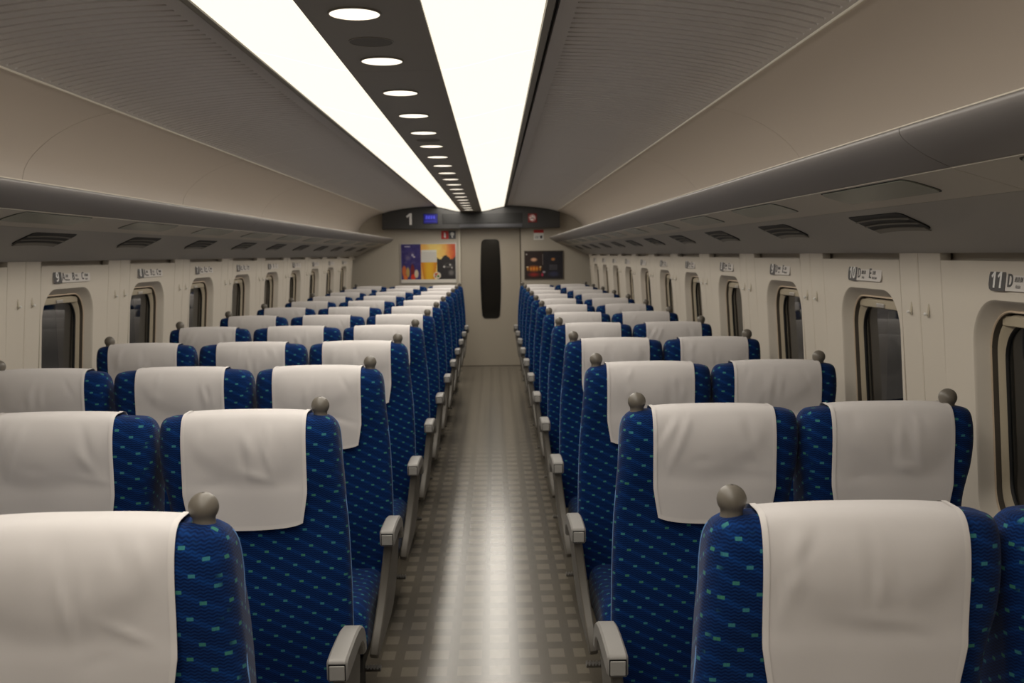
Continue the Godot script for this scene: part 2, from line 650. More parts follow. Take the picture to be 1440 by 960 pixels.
func build_ceiling():
	var c := base("ceiling", Vector3.ZERO, "grey beige train ceiling with slotted panels, curved side panels and a dark middle strip", "", "", "structure")
	var zt := ZE + 0.22
	var cove := [Vector2(1.199, 2.175), Vector2(1.25, 2.164), Vector2(1.311, 2.148), Vector2(1.37, 2.125), Vector2(1.42, 2.1), Vector2(1.465, 2.072), Vector2(1.505, 2.04), Vector2(1.535, 2.012), Vector2(1.56, 1.982), Vector2(1.578, 1.95), Vector2(1.588, 1.91), Vector2(1.592, 1.87), Vector2(1.592, 1.80)]
	for s: float in [-1.0, 1.0]:
		for zz in sections(-4.12, 2.09, ZN, zt):
			part("slotted_panel", ribbed_panel(s, zz[0] - 0.0015, zz[1] + 0.0015), M.ceiling, c)
		for zz in sections(-4.12, 2.09, ZN, ZE):
			part("cove_panel", prism(sided(profile_offset(cove, 0.015), s), zz[1] + 0.0022, zz[0] - 0.0022), M.cove, c)
		# pale ridge bead between slotted panel and cove
		part("ridge_bead", prism(sided([Vector2(1.189, 2.1765), Vector2(1.192, 2.1725), Vector2(1.197, 2.1715), Vector2(1.201, 2.174), Vector2(1.201, 2.19), Vector2(1.189, 2.19)], s), zt, ZN), M.ridge, c)
		# trim beside the lamps
		part("lamp_trim", prism(sided([Vector2(0.461, 2.249), Vector2(0.463, 2.244), Vector2(0.484, 2.246), Vector2(0.486, 2.25), Vector2(0.486, 2.30), Vector2(0.461, 2.30)], s), zt, ZN), M.dark_trim, c)
		part("trim_gap", prism(sided([Vector2(0.486, 2.285), Vector2(0.50, 2.285), Vector2(0.50, 2.30), Vector2(0.486, 2.30)], s), zt, ZN), M.black, c)
		part("gap_board", prism(sided([Vector2(1.648, 1.53), Vector2(1.656, 1.53), Vector2(1.656, 1.60), Vector2(1.648, 1.60)], s), ZE, ZN), M.wall, c)
		# closing boards above cove, out of sight
		var st := new_st()
		prism(sided([Vector2(1.625, 1.601), Vector2(1.65, 1.601), Vector2(1.65, 2.33), Vector2(1.625, 2.33)], s), ZE, ZN, 2, 0.0, st)
		part("side_board", done(st), M.roof, c)
	for zz in sections(-3.31, 1.185, ZN, zt):
		part("middle_panel", prism(sided([Vector2(-0.148, 2.183), Vector2(-0.10, 2.181), Vector2(0.10, 2.181), Vector2(0.148, 2.183), Vector2(0.148, 2.21), Vector2(-0.148, 2.21)], 1.0), zz[1] + 0.001, zz[0] - 0.001, 2), M.strip, c)

# ---- window wall ----
func contour(s: float, cy: float, cz: float, hw: float, hh: float, r: float, depth: float) -> Array:
	var out := []
	var cc := [Vector2(hw - r, -hh + r), Vector2(hw - r, hh - r), Vector2(-hw + r, hh - r), Vector2(-hw + r, -hh + r)]
	for k in 4:
		for i in 11:
			var a := -PI / 2 + PI / 2 * (k + i / 10.0)
			var p: Vector2 = cc[k] + Vector2(cos(a), sin(a)) * r
			var y := cy + p.y
			out.append(Vector3(CX + s * (wall_half(y) + depth), y, cz + p.x))
	return out

func rect_contour(s: float, hole: Array, z0: float, z1: float, y0: float, y1: float, depth: float) -> Array:
	# rectangle matched point by point to the hole's contour (z1 > z0)
	var out := []
	var corner := [Vector2(z1, y0), Vector2(z1, y1), Vector2(z0, y1), Vector2(z0, y0)]
	for k in 4:
		var A: Vector3 = hole[k * 11]
		var B: Vector3 = hole[k * 11 + 10]
		var c: Vector2 = corner[k]
		var a := Vector2(A.z, c.y) if k % 2 == 0 else Vector2(c.x, A.y)
		var b := Vector2(c.x, B.y) if k % 2 == 0 else Vector2(B.z, c.y)
		for i in 11:
			var f := i / 10.0
			var p := a.lerp(c, f * 2.0) if f <= 0.5 else c.lerp(b, f * 2.0 - 1.0)
			out.append(Vector3(CX + s * (wall_half(p.y) + depth), p.y, p.x))
	return out

func mid_contour(s: float, a: Array, b: Array, t: float) -> Array:
	var out := []
	for i in a.size():
		var p: Vector3 = a[i].lerp(b[i], t)
		p.x = CX + s * wall_half(p.y)
		out.append(p)
	return out

func loft(rings: Array, s: float) -> ArrayMesh:
	return grid_mesh(rings, true, s > 0.0)

func win_z(k: int, s: float) -> float:
	# centre of the window of row 11 - k
	return -2.437 - BAY * k - (0.068 if s < 0.0 else 0.0)

func pil_z(k: int, s: float) -> float:
	return win_z(k, s) + 0.444

func build_walls():
	var cy := 1.1275
	var wn := 1
	for s: float in [-1.0, 1.0]:
		var side := "left" if s < 0 else "right"
		var w := base("wall_" + side, Vector3.ZERO, "beige window wall of moulded panels on the %s-seat side" % ("three" if s < 0 else "two"), "", "", "structure")
		var body := new_st()
		var xa := CX + s * 1.725
		var xb := CX + s * 1.80
		var lo := minf(xa, xb)
		var hi := maxf(xa, xb)
		add_box(body, Vector3(lo, -0.06, ZE - 0.3), Vector3(hi, 0.80, ZN + 0.2))
		add_box(body, Vector3(lo, 1.455, ZE - 0.3), Vector3(hi, 2.38, ZN + 0.2))
		var prev := ZN + 0.2
		for k in range(-3, 12):
			var zc := win_z(k, s)
			var last := k == 11
			if zc < ZE + 0.3:
				break
			if zc > ZN - 0.4: continue
			add_box(body, Vector3(lo, 0.80, zc + 0.265), Vector3(hi, 1.455, prev))
			prev = zc - 0.265
			var z_hi := pil_z(k, s) - 0.149
			var z_lo := pil_z(k + 1, s) + 0.149
			z_lo = maxf(z_lo, ZE + 0.004)
			var hole := contour(s, cy, zc, 0.275, 0.3275, 0.13, 0.0)
			var rect := rect_contour(s, hole, z_lo + 0.001, z_hi - 0.001, 0.12, 1.556, 0.0)
			var rect_in := rect_contour(s, hole, z_lo + 0.001, z_hi - 0.001, 0.12, 1.556, 0.03)
			var pn := new_st()
			grid_mesh([rect, mid_contour(s, rect, hole, 0.5), mid_contour(s, rect, hole, 0.86), hole], true, s > 0.0, pn)
			grid_mesh([hole, contour(s, cy, zc, 0.2725, 0.325, 0.1285, 0.002), contour(s, cy, zc, 0.270, 0.3215, 0.127, 0.007), contour(s, cy, zc, 0.2635, 0.311, 0.121, 0.023), contour(s, cy, zc, 0.257, 0.2985, 0.117, 0.04)], true, s > 0.0, pn)
			grid_mesh([rect_in, rect], true, s > 0.0, pn)
			part("window_panel", done(pn), M.wall, w)
			# window
			var win := base("window_%d" % wn, Vector3.ZERO, "oval cornered train window, %s from the end door on the %s-seat side" % [NUM[clampi(10 - k, 0, 20)], "three" if s < 0 else "two"], "", "", "structure")
			wn += 1
			part("window_rim", loft([contour(s, cy, zc, 0.2575, 0.299, 0.1175, 0.0395), contour(s, cy, zc, 0.2555, 0.297, 0.1165, 0.0365), contour(s, cy, zc, 0.253, 0.2945, 0.115, 0.0365), contour(s, cy, zc, 0.2515, 0.293, 0.1145, 0.0395)], s), M.rim, win)
			part("blind_channel", loft([contour(s, cy, zc, 0.2515, 0.293, 0.1145, 0.0395), contour(s, cy, zc, 0.2515, 0.293, 0.1145, 0.066), contour(s, cy, zc, 0.246, 0.288, 0.112, 0.066), contour(s, cy, zc, 0.246, 0.288, 0.112, 0.053)], s), M.channel, win)
			part("inner_trim", loft([contour(s, cy, zc, 0.246, 0.288, 0.112, 0.053), contour(s, cy, zc, 0.244, 0.286, 0.111, 0.051), contour(s, cy, zc, 0.238, 0.278, 0.108, 0.054), contour(s, cy, zc, 0.2285, 0.262, 0.104, 0.0635)], s), M.trim, win)
			part("gasket", loft([contour(s, cy, zc, 0.2285, 0.262, 0.104, 0.0635), contour(s, cy, zc, 0.2235, 0.257, 0.102, 0.0625), contour(s, cy, zc, 0.2225, 0.256, 0.101, 0.072)], s), M.gasket, win)
			# panes
			var pst := new_st()
			var ring := contour(s, cy, zc, 0.2245, 0.258, 0.102, 0.069)
			var ctr := Vector3(CX + s * (wall_half(cy) + 0.069), cy, zc)
			var nx := Vector3(-s, 0, 0)
			for i in ring.size():
				tri(pst, ctr, ring[i], ring[(i + 1) % ring.size()], nx, nx, nx)
			part("pane", done(pst), M.glass, win)
			# blind pulled up: bottom bar and its pull
			var xo := CX + s * (wall_half(1.40) + 0.048)
			part("blind_bar", rbox(Vector3(minf(xo, xo + s * 0.012), 1.383, zc - 0.205), Vector3(maxf(xo, xo + s * 0.012), 1.411, zc + 0.205), 0.004, 2), M.blind, win)
			var xp := xo - s * 0.005
			part("blind_pull", rbox(Vector3(minf(xp, xo), 1.386, zc - 0.035), Vector3(maxf(xp, xo), 1.401, zc + 0.035), 0.0024, 2), M.metal, win)
		add_box(body, Vector3(lo, 0.80, ZE - 0.3), Vector3(hi, 1.455, prev))
		part("wall_body", done(body), M.body, w)
		# pilaster strips, two halves with a joint between them
		for k in range(-3, 13):
			var pc := pil_z(k, s)
			if pc < ZE + 0.1 or pc > ZN - 0.2: continue
			for h: float in [-1.0, 1.0]:
				var za := pc + h * 0.0015
				var zb := pc + h * 0.1485
				var g := []
				for yy in [0.12, 0.6, 1.0, 1.13, 1.30, 1.45, 1.5785]:
					var row := []
					for q in [[0.0, 0.03], [0.0, -0.001], [0.02, -0.004], [0.09, -0.005], [0.97, -0.001], [1.0, 0.001], [1.0, 0.03]]:
						var z: float = lerpf(za, zb, q[0])
						row.append(Vector3(CX + s * (wall_half(yy) + q[1]), yy, z))
					g.append(row)
				var st := new_st()
				grid_mesh(g, false, (s * h) < 0.0, st)
				part("pilaster_strip", done(st), M.wall, w)
		# skirting with heater grille
		part("skirting", box_mesh(Vector3(minf(CX + s * 1.62, CX + s * 1.72), 0.0, ZE), Vector3(maxf(CX + s * 1.62, CX + s * 1.72), 0.12, ZN)), M.side, w)

# ---- luggage racks ----
func build_racks():
	for s: float in [-1.0, 1.0]:
		var which := "three" if s < 0 else "two"
		var r := base("luggage_rack", Vector3.ZERO, "long grey overhead luggage rack with rounded front rail above the %s-seat side" % which, "luggage rack", "overhead luggage racks")
		var nose := [Vector2(1.106, 1.8235), Vector2(1.1025, 1.8215), Vector2(1.101, 1.818), Vector2(1.1015, 1.813), Vector2(1.106, 1.805), Vector2(1.114, 1.797), Vector2(1.124, 1.789), Vector2(1.135, 1.7815), Vector2(1.152, 1.7705), Vector2(1.175, 1.759), Vector2(1.203, 1.7465), Vector2(1.203, 1.7565), Vector2(1.15, 1.792), Vector2(1.125, 1.808), Vector2(1.118, 1.8235)]
		for zz in sections(-1.95, 4.18, ZN, ZE + 0.002):
			part("front_rail", prism(sided(nose, s), zz[1] + 0.0015, zz[0] - 0.0015), M.nose, r)
			part("underside_panel", prism(sided(profile_offset([Vector2(1.2045, 1.744), Vector2(1.245, 1.7325), Vector2(1.316, 1.7115), Vector2(1.352, 1.7005)], 0.012), s), zz[1] + 0.0015, zz[0] - 0.0015), M.under, r)
			part("lower_cove", prism(sided(profile_offset([Vector2(1.3535, 1.700), Vector2(1.40, 1.683), Vector2(1.45, 1.661), Vector2(1.50, 1.637), Vector2(1.55, 1.609), Vector2(1.59, 1.583), Vector2(1.602, 1.577)], 0.012), s), zz[1] + 0.001, zz[0] - 0.001), M.lower_cove, r)
		part("bright_edge", prism(sided([Vector2(1.105, 1.8235), Vector2(1.1065, 1.8265), Vector2(1.111, 1.8275), Vector2(1.118, 1.8235)], s), ZE + 0.002, ZN), M.ridge, r)
		part("shelf", prism(sided([Vector2(1.118, 1.81), Vector2(1.59, 1.79), Vector2(1.59, 1.80), Vector2(1.118, 1.821)], s), ZE + 0.002, ZN), M.under, r)
		# glossy underside panels and air outlets
		for k in range(-2, 12):
			var zc := win_z(k, s) - 0.045
			if zc < ZE + 0.35 or zc > ZN - 0.5: continue
			var slope := atan(0.3)
			for q in [["panel_gap", 0.2925, 0.0495, 0.0006, M.black], ["gloss_panel", 0.2885, 0.0455, 0.0030, M.gloss_panel]]:
				var o := part(q[0], prism(rrect(-q[2], -q[1], q[2], q[1], 0.03), -q[3], 0.0, 1, 0.0), q[4], r)
				o.transform = Transform3D(Basis(Vector3.BACK, -s * slope), Vector3(CX + s * 1.2585, 1.7285, zc))
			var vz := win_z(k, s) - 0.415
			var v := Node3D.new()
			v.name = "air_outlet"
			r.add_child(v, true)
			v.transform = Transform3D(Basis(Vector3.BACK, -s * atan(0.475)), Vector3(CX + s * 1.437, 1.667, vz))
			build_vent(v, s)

var vent_meshes := {}
func build_vent(v: Node3D, s: float):
	# local x: across the car (outward is s), y up out of the panel's back, z along
	var key := int(s)
	if not vent_meshes.has(key):
		var d := {}
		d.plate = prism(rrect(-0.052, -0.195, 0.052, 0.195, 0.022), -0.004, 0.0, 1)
		d.slats = []
		for k in 3:
			var pts := []
			var x0: float = s * [-0.018, 0.012, 0.047][k]
			var hl: float = [0.192, 0.190, 0.176][k]
			for i in 13:
				var t := -1.0 + 2.0 * i / 12.0
				pts.append(Vector2(x0 - s * 0.010 * (1.0 - t * t), t * hl))
			var hw := 0.0024 if k < 2 else 0.011
			var out := []
			for p in pts: out.append(p + Vector2(-hw, 0))
			var rev := pts.duplicate()
			rev.reverse()
			for p in rev: out.append(p + Vector2(hw, 0))
			d.slats.append(prism(out, -0.0075 if k < 2 else -0.007, -0.003, 1, 0.0008))
		vent_meshes[key] = d
	var dd: Dictionary = vent_meshes[key]
	part("outlet_shade_plate", dd.plate, M.black, v)  # no slots are cut; black plate paints in the shade inside the outlet
	for m in dd.slats: part("slat", m, M.slat, v)

# ---- end wall ----
func build_end_wall():
	var w := base("wall_far", Vector3.ZERO, "beige end wall with a sliding door in it", "", "", "structure")
	var z := ZE
	var st := new_st()
	var dl := -0.475
	var dr := 0.362
	var dt := 1.945
	add_box(st, Vector3(CX - 1.72, 0, z - 0.12), Vector3(dl, 2.33, z))
	add_box(st, Vector3(dr, 0, z - 0.12), Vector3(CX + 1.72, 2.33, z))
	add_box(st, Vector3(dl, dt, z - 0.12), Vector3(dr, 2.33, z))
	part("wall_board", done(st), M.end_wall, w)
	part("door_jamb", rbox(Vector3(dl - 0.028, 0.0, z - 0.02), Vector3(dl, dt, z + 0.012), 0.004, 2), M.ridge, w)
	part("door_jamb", rbox(Vector3(dr, 0.0, z - 0.02), Vector3(dr + 0.014, dt, z + 0.012), 0.004, 2), M.channel, w)
	part("skirting", box_mesh(Vector3(CX - 1.64, 0, z), Vector3(dl - 0.03, 0.1, z + 0.012)), M.side, w)
	part("skirting", box_mesh(Vector3(dr + 0.03, 0, z), Vector3(CX + 1.64, 0.1, z + 0.012)), M.side, w)
	# sliding door with a tall dark window
	var d := base("door_1", Vector3(0, 0, z - 0.06), "grey beige sliding end door with a tall narrow dark window", "door", "", "structure")
	var ctr := -0.053
	var outl := []
	# window outline: bulging sides, rounded ends
	var right := []
	for i in 33:
		var t := 0.5 - 0.5 * cos(PI * i / 32.0)
		var y := lerpf(0.68, 1.793, t)
		var hw := 0.140 - 0.022 * pow(2.0 * t - 1.0, 2.0)
		var ed := minf(t, 1.0 - t) * 1.113
		if ed < 0.05: hw -= 0.05 - sqrt(maxf(0.0, 0.05 * 0.05 - pow(0.05 - ed, 2.0)))
		right.append(Vector2(hw, y))
	for p in right: outl.append(Vector2(ctr + p.x, p.y))
	var rv := right.duplicate()
	rv.reverse()
	for p in rv: outl.append(Vector2(ctr - p.x, p.y))
	part("door_leaf", box_mesh(Vector3(dl, 0.004, -0.04), Vector3(dr, dt, 0.0)), M.door, d)
	var grow := []
	for p in outl: grow.append(Vector2(ctr + (p.x - ctr) * 1.05, 1.2365 + (p.y - 1.2365) * 1.012))
	part("window_frame", prism(grow, 0.0, 0.005, 2, 0.002), M.gasket, d)
	part("window_pane", prism(outl, 0.004, 0.008, 2, 0.001), M.door_glass, d)
	part("threshold", box_mesh(Vector3(dl, 0.0, -0.0), Vector3(dr, 0.004, 0.05)), M.channel, d)
	# dark header above the door
	var h := base("header_panel", Vector3(0, 0, 0), "dark grey header panel with displays above the end door", "header panel")
	var zf := z + 0.2
	var top := []
	top.append(Vector2(-1.235, 1.947))
	top.append(Vector2(1.235, 1.947))
	top.append(Vector2(1.235, 2.165))
	for a in [1.19, 1.098, 0.965, 0.832, 0.7, 0.568, 0.49]: top.append(Vector2(a, ceil_y(a) - 0.003))
	for q in [[0.458, 2.244], [0.40, 2.232], [0.32, 2.212], [0.22, 2.190], [0.15, 2.178]]: top.append(Vector2(q[0], q[1]))
	var mirror := []
	for k in range(top.size() - 1, 1, -1): mirror.append(Vector2(-top[k].x, top[k].y))
	top.append_array(mirror)
	part("header_body", prism(sided(top, 1.0), z + 0.001, zf, 2, 0.004), M.transom, h)
	part("header_lip", rbox(Vector3(-0.48, 1.962, zf - 0.002), Vector3(0.40, 2.006, zf + 0.012), 0.006, 2), M.dark_grey, h)
	part("text_display", rbox(Vector3(-0.713, 2.017, zf - 0.002), Vector3(0.397, 2.157, zf + 0.006), 0.003, 2), M.display, h)
	part("blue_display", rbox(Vector3(-0.978, 2.016, zf - 0.002), Vector3(-0.772, 2.160, zf + 0.006), 0.003, 2), M.display, h)
	var scr := mat(c8(10, 10, 60), 0.3)
	scr.emission_enabled = true
	scr.emission = Color.WHITE
	scr.emission_operator = BaseMaterial3D.EMISSION_OP_MULTIPLY
	scr.emission_texture = screen_texture()
	scr.emission_energy_multiplier = 0.8
	var q := QuadMesh.new()
	q.size = Vector2(0.19, 0.128)
	part("screen", q, scr, h, Vector3(-0.875, 2.088, zf + 0.0068))
	var glow := AreaLight3D.new()
	glow.name = "screen_light"
	glow.area_size = Vector2(0.19, 0.128)
	glow.light_color = Color(0.25, 0.25, 1.0)
	glow.light_energy = 0.0008
	glow.shadow_enabled = true
	glow.position = Vector3(-0.875, 2.088, zf + 0.012)
	glow.rotation.y = PI
	h.add_child(glow)
	var num := part("car_number", text_mesh("1", 0.16, 0.004), M.white, h, Vector3(-1.165, 2.082, zf + 0.003))
	tag(num, "pale figure 1")
	# no-smoking sign
	var ns := base("no_smoking_sign", Vector3(0.538, 2.085, zf + 0.001), "small red no smoking sign on the dark header panel", "sign")
	part("plate", rbox(Vector3(-0.062, -0.062, 0), Vector3(0.062, 0.062, 0.004), 0.0018, 1), mat(c8(120, 24, 22), 0.5), ns)
	var dk := part("disc", disc_mesh(0.047, 0.0, 0.002), M.white, ns, Vector3(0, 0, 0.004))
	dk.rotation.x = PI / 2
	part("cigarette", box_mesh(Vector3(-0.026, -0.012, 0.006), Vector3(0.026, -0.004, 0.0066)), M.dark_grey, ns)
	part("smoke_mark", box_mesh(Vector3(0.012, 0.0, 0.006), Vector3(0.017, 0.022, 0.0066)), M.dark_grey, ns)
	var rg := part("ring", ring_mesh(0.036, 0.043, 0.0, 0.001), M.red, ns, Vector3(0, 0, 0.006))
	rg.rotation.x = PI / 2
	var br := part("bar", box_mesh(Vector3(-0.037, -0.0035, 0.0067), Vector3(0.037, 0.0035, 0.0073)), M.red, ns)
	br.rotation.z = -PI / 4
	# pictogram sign left of the door
	var ps := base("pictogram_sign", Vector3(-0.64, 1.866, z), "small red and dark grey pictogram sign above the beer poster", "sign")
	part("red_square", rbox(Vector3(-0.102, -0.058, 0), Vector3(0.0, 0.058, 0.004), 0.0018, 1), M.red, ps)
	part("grey_square", rbox(Vector3(0.0, -0.058, 0), Vector3(0.102, 0.058, 0.004), 0.0018, 1), M.dark_grey, ps)
	part("extinguisher_mark", prism(rrect(-0.064, -0.04, -0.038, 0.018, 0.01), 0.004, 0.0052), M.white, ps)
	part("extinguisher_mark", prism([Vector2(-0.057, 0.018), Vector2(-0.045, 0.018), Vector2(-0.045, 0.034), Vector2(-0.066, 0.034), Vector2(-0.066, 0.026), Vector2(-0.057, 0.026)], 0.004, 0.0052), M.white, ps)
	var pd := part("lamp_mark", disc_mesh(0.026, 0.0, 0.0012), M.white, ps, Vector3(0.052, 0.012, 0.004))
	pd.rotation.x = PI / 2
	part("lamp_mark", box_mesh(Vector3(0.044, -0.042, 0.004), Vector3(0.060, -0.008, 0.0052)), M.white, ps)
	# notice right of the door
	var nt := base("notice_sign", Vector3(0.632, 1.855, z), "small white notice with a red heading beside the door top", "sign")
	part("paper", rbox(Vector3(-0.07, -0.07, 0), Vector3(0.07, 0.07, 0.003), 0.0014, 1), M.white, nt)
	part("heading", box_mesh(Vector3(-0.07, 0.026, 0.003), Vector3(0.07, 0.07, 0.0042)), M.red, nt)
	part("print", box_mesh(Vector3(0.018, -0.052, 0.003), Vector3(0.052, -0.012, 0.0038)), M.dark_grey, nt)
	part("print", box_mesh(Vector3(-0.055, -0.03, 0.003), Vector3(0.0, -0.022, 0.0038)), M.dark_grey, nt)
	part("print", box_mesh(Vector3(-0.055, -0.05, 0.003), Vector3(0.0, -0.042, 0.0038)), M.dark_grey, nt)
	# posters
	poster("beer_poster", Vector3(-0.929, 1.47, z), Vector2(0.79, 0.565), beer_texture(), "bright poster with a tall beer glass, blue and orange, in a thin frame", M.metal)
	poster("night_poster", Vector3(0.702, 1.428, z), Vector2(0.556, 0.405), night_texture(), "small dark poster with glowing orange lamps and a black half", M.channel)
	# wall behind the camera, out of frame
	var n := base("wall_near", Vector3.ZERO, "plain beige end wall of the car behind the seats", "", "", "structure")
	part("wall_board", box_mesh(Vector3(CX - 1.72, 0, ZN), Vector3(CX + 1.72, 2.33, ZN + 0.1)), M.end_wall, n)

func poster(called: String, at: Vector3, size: Vector2, tex: Texture2D, label: String, fm: Material):
	var p := base(called, at, label, "poster")
	var b := 0.012
	var h := size * 0.5
	part("backing", box_mesh(Vector3(-h.x, -h.y, 0), Vector3(h.x, h.y, 0.006)), fm, p)
	for q in [[Vector2(-h.x, h.y - b), Vector2(h.x, h.y)], [Vector2(-h.x, -h.y), Vector2(h.x, -h.y + b)], [Vector2(-h.x, -h.y + b), Vector2(-h.x + b, h.y - b)], [Vector2(h.x - b, -h.y + b), Vector2(h.x, h.y - b)]]:
		part("frame_bar", box_mesh(Vector3(q[0].x, q[0].y, 0.006), Vector3(q[1].x, q[1].y, 0.014)), fm, p)
	var m := mat(Color.WHITE, 0.3)
	m.albedo_texture = tex
	var qm := QuadMesh.new()
	qm.size = size - Vector2(b, b) * 2.0
	part("print", qm, m, p, Vector3(0, 0, 0.0072))

func screen_texture() -> ImageTexture:
	var img := Image.create(96, 64, false, Image.FORMAT_RGB8)
	img.fill(c8(14, 12, 96))
	var rng := RandomNumberGenerator.new()
	rng.seed = 4
	for k in 4:
		for y in range(12, 34, 4):
			var x := 12 + k * 18
			img.fill_rect(Rect2i(x + rng.randi_range(0, 3), y, 15 - rng.randi_range(0, 5), 2), c8(96, 100, 250))
		img.fill_rect(Rect2i(12 + k * 18 + rng.randi_range(2, 10), 11, 3, 24), c8(96, 100, 250))
	for x in range(10, 86, 5):
		img.fill_rect(Rect2i(x, 46, 3, 6), c8(60, 62, 180))
	return ImageTexture.create_from_image(img)

func ell(img: Image, cx: float, cy: float, rx: float, ry: float, c: Color, soft := 0.0):
	for y in range(maxi(0, int(cy - ry)), mini(img.get_height(), int(cy + ry) + 1)):
		for x in range(maxi(0, int(cx - rx)), mini(img.get_width(), int(cx + rx) + 1)):
			var d := sqrt(pow((x - cx) / rx, 2.0) + pow((y - cy) / ry, 2.0))
			if d < 1.0:
				var k := 1.0 if soft <= 0.0 else clampf((1.0 - d) / soft, 0.0, 1.0)
				img.set_pixel(x, y, img.get_pixel(x, y).lerp(c, k))

func beer_texture() -> ImageTexture:
	var W := 480
	var H := 340
	var img := Image.create(W, H, false, Image.FORMAT_RGB8)
	var n := FastNoiseLite.new()
	n.seed = 9
	n.frequency = 0.018
	for y in H:
		for x in W:
			var k := 0.5 + 0.5 * n.get_noise_2d(x, y)
			var c := c8(40, 28, 96).lerp(c8(70, 62, 132), k)
			if x < 120 and y > 60: c = c.lerp(c8(120, 110, 140), clampf(0.9 * n.get_noise_2d(x + 300, y), 0.0, 0.6))
			if x > 172:
				c = c8(238, 150, 60).lerp(c8(246, 214, 120), clampf(1.2 - absf(x - 290) / 150.0 + 0.5 * (k - 0.5), 0.0, 1.0))
				c = c.lerp(c8(206, 74, 40), clampf((x - 390) / 90.0 + 0.5 * (k - 0.5), 0.0, 0.9))
			img.set_pixel(x, y, c)
	# dark crowd at lower right
	for x in range(316, W):
		var top := 118.0 + 18.0 * sin(x * 0.06) + 10.0 * n.get_noise_2d(x * 4, 0)
		for y in range(int(top), H): img.set_pixel(x, y, c8(24, 22, 24).lerp(c8(52, 46, 48), 0.5 + 0.5 * n.get_noise_2d(x * 3, y * 3)))
	ell(img, 415, 190, 46, 26, c8(120, 116, 112), 0.6)
	ell(img, 412, 186, 30, 16, c8(36, 34, 34), 0.4)
	for q in [[378, 202, 12], [430, 184, 10], [446, 210, 9], [352, 120, 6]]: ell(img, q[0], q[1], q[2], q[2], c8(216, 212, 206), 0.5)
	ell(img, 440, 255, 34, 34, c8(110, 106, 104), 0.6)
	# figures and food at lower left
	for q in [[24, 240, 22, 60, c8(214, 110, 60)], [56, 250, 18, 52, c8(196, 160, 90)], [98, 236, 20, 70, c8(120, 26, 34)], [104, 292, 26, 34, c8(224, 60, 36)], [132, 262, 22, 44, c8(226, 206, 172)], [36, 296, 22, 26, c8(232, 120, 50)]]:
		ell(img, q[0], q[1], q[2], q[3], q[4], 0.3)
	ell(img, 100, 96, 14, 14, c8(190, 186, 204), 0.4)
	ell(img, 114, 112, 12, 9, c8(220, 210, 210), 0.4)
	ell(img, 60, 120, 34, 30, c8(110, 100, 136), 0.8)
	# glass of beer
	for y in range(52, 320):
		var t := (y - 52) / 268.0
		var hw := 68.0 - 24.0 * clampf((t - 0.4) / 0.6, 0.0, 1.0) + 3.0 * sin(t * 3.0)
		for x in range(int(245 - hw), int(245 + hw)):
			var e := absf(x - 245) / hw
			var c := c8(228, 224, 214).lerp(c8(200, 196, 190), 0.5 + 0.5 * n.get_noise_2d(x * 4, y * 4))
			if y > 160: c = c8(240, 186, 40).lerp(c8(214, 120, 24), clampf(e * e + 0.3 * (0.5 - t), 0.0, 1.0))
			elif y < 70: c = c.lerp(c8(240, 236, 230), 0.6)
			img.set_pixel(x, y, c)
	ell(img, 315, 278, 36, 34, c8(228, 214, 196), 0.15)
	for q in [[305, 268, 12, c8(190, 60, 40)], [324, 284, 12, c8(70, 120, 50)], [318, 262, 9, c8(220, 160, 90)], [300, 288, 9, c8(150, 90, 50)]]:
		ell(img, q[0], q[1], q[2], q[2], q[3], 0.3)
	img.fill_rect(Rect2i(0, 312, W, 28), c8(226, 220, 210))
	img.fill_rect(Rect2i(30, 18, 52, 7), c8(200, 200, 216))
	return ImageTexture.create_from_image(img)

func night_texture() -> ImageTexture:
	var W := 360
	var H := 264
	var img := Image.create(W, H, false, Image.FORMAT_RGB8)
	var n := FastNoiseLite.new()
	n.seed = 14
	n.frequency = 0.03
	for y in H:
		for x in W:
			var k := 0.5 + 0.5 * n.get_noise_2d(x, y)
			var c := c8(30, 18, 16).lerp(c8(52, 28, 22), k)
			if x > 175: c = c8(18, 17, 24).lerp(c8(40, 36, 48), k)
			img.set_pixel(x, y, c)
	ell(img, 84, 78, 40, 24, c8(230, 176, 140), 0.5)
	ell(img, 84, 166, 84, 40, c8(206, 110, 30), 0.7)
	for k in 5: ell(img, 24 + k * 30, 166, 7, 30, c8(238, 170, 60), 0.7)
	ell(img, 22, 150, 14, 8, c8(246, 220, 180), 0.5)
	ell(img, 146, 150, 14, 8, c8(246, 220, 180), 0.5)
	ell(img, 84, 224, 74, 30, c8(150, 34, 30), 0.7)
	ell(img, 268, 76, 26, 20, c8(196, 130, 70), 0.6)
	for y in [132, 144, 158, 172]: img.fill_rect(Rect2i(232, y, 76, 4), c8(116, 112, 120))
	ell(img, 180, 200, 20, 14, c8(190, 180, 190), 0.6)
	ell(img, 164, 226, 14, 24, c8(196, 44, 80), 0.6)
	ell(img, 274, 220, 66, 36, c8(52, 54, 84), 0.6)
	img.fill_rect(Rect2i(166, 24, 6, 110), c8(120, 112, 110))
	ell(img, 14, 26, 8, 8, c8(210, 206, 196), 0.4)
	return ImageTexture.create_from_image(img)

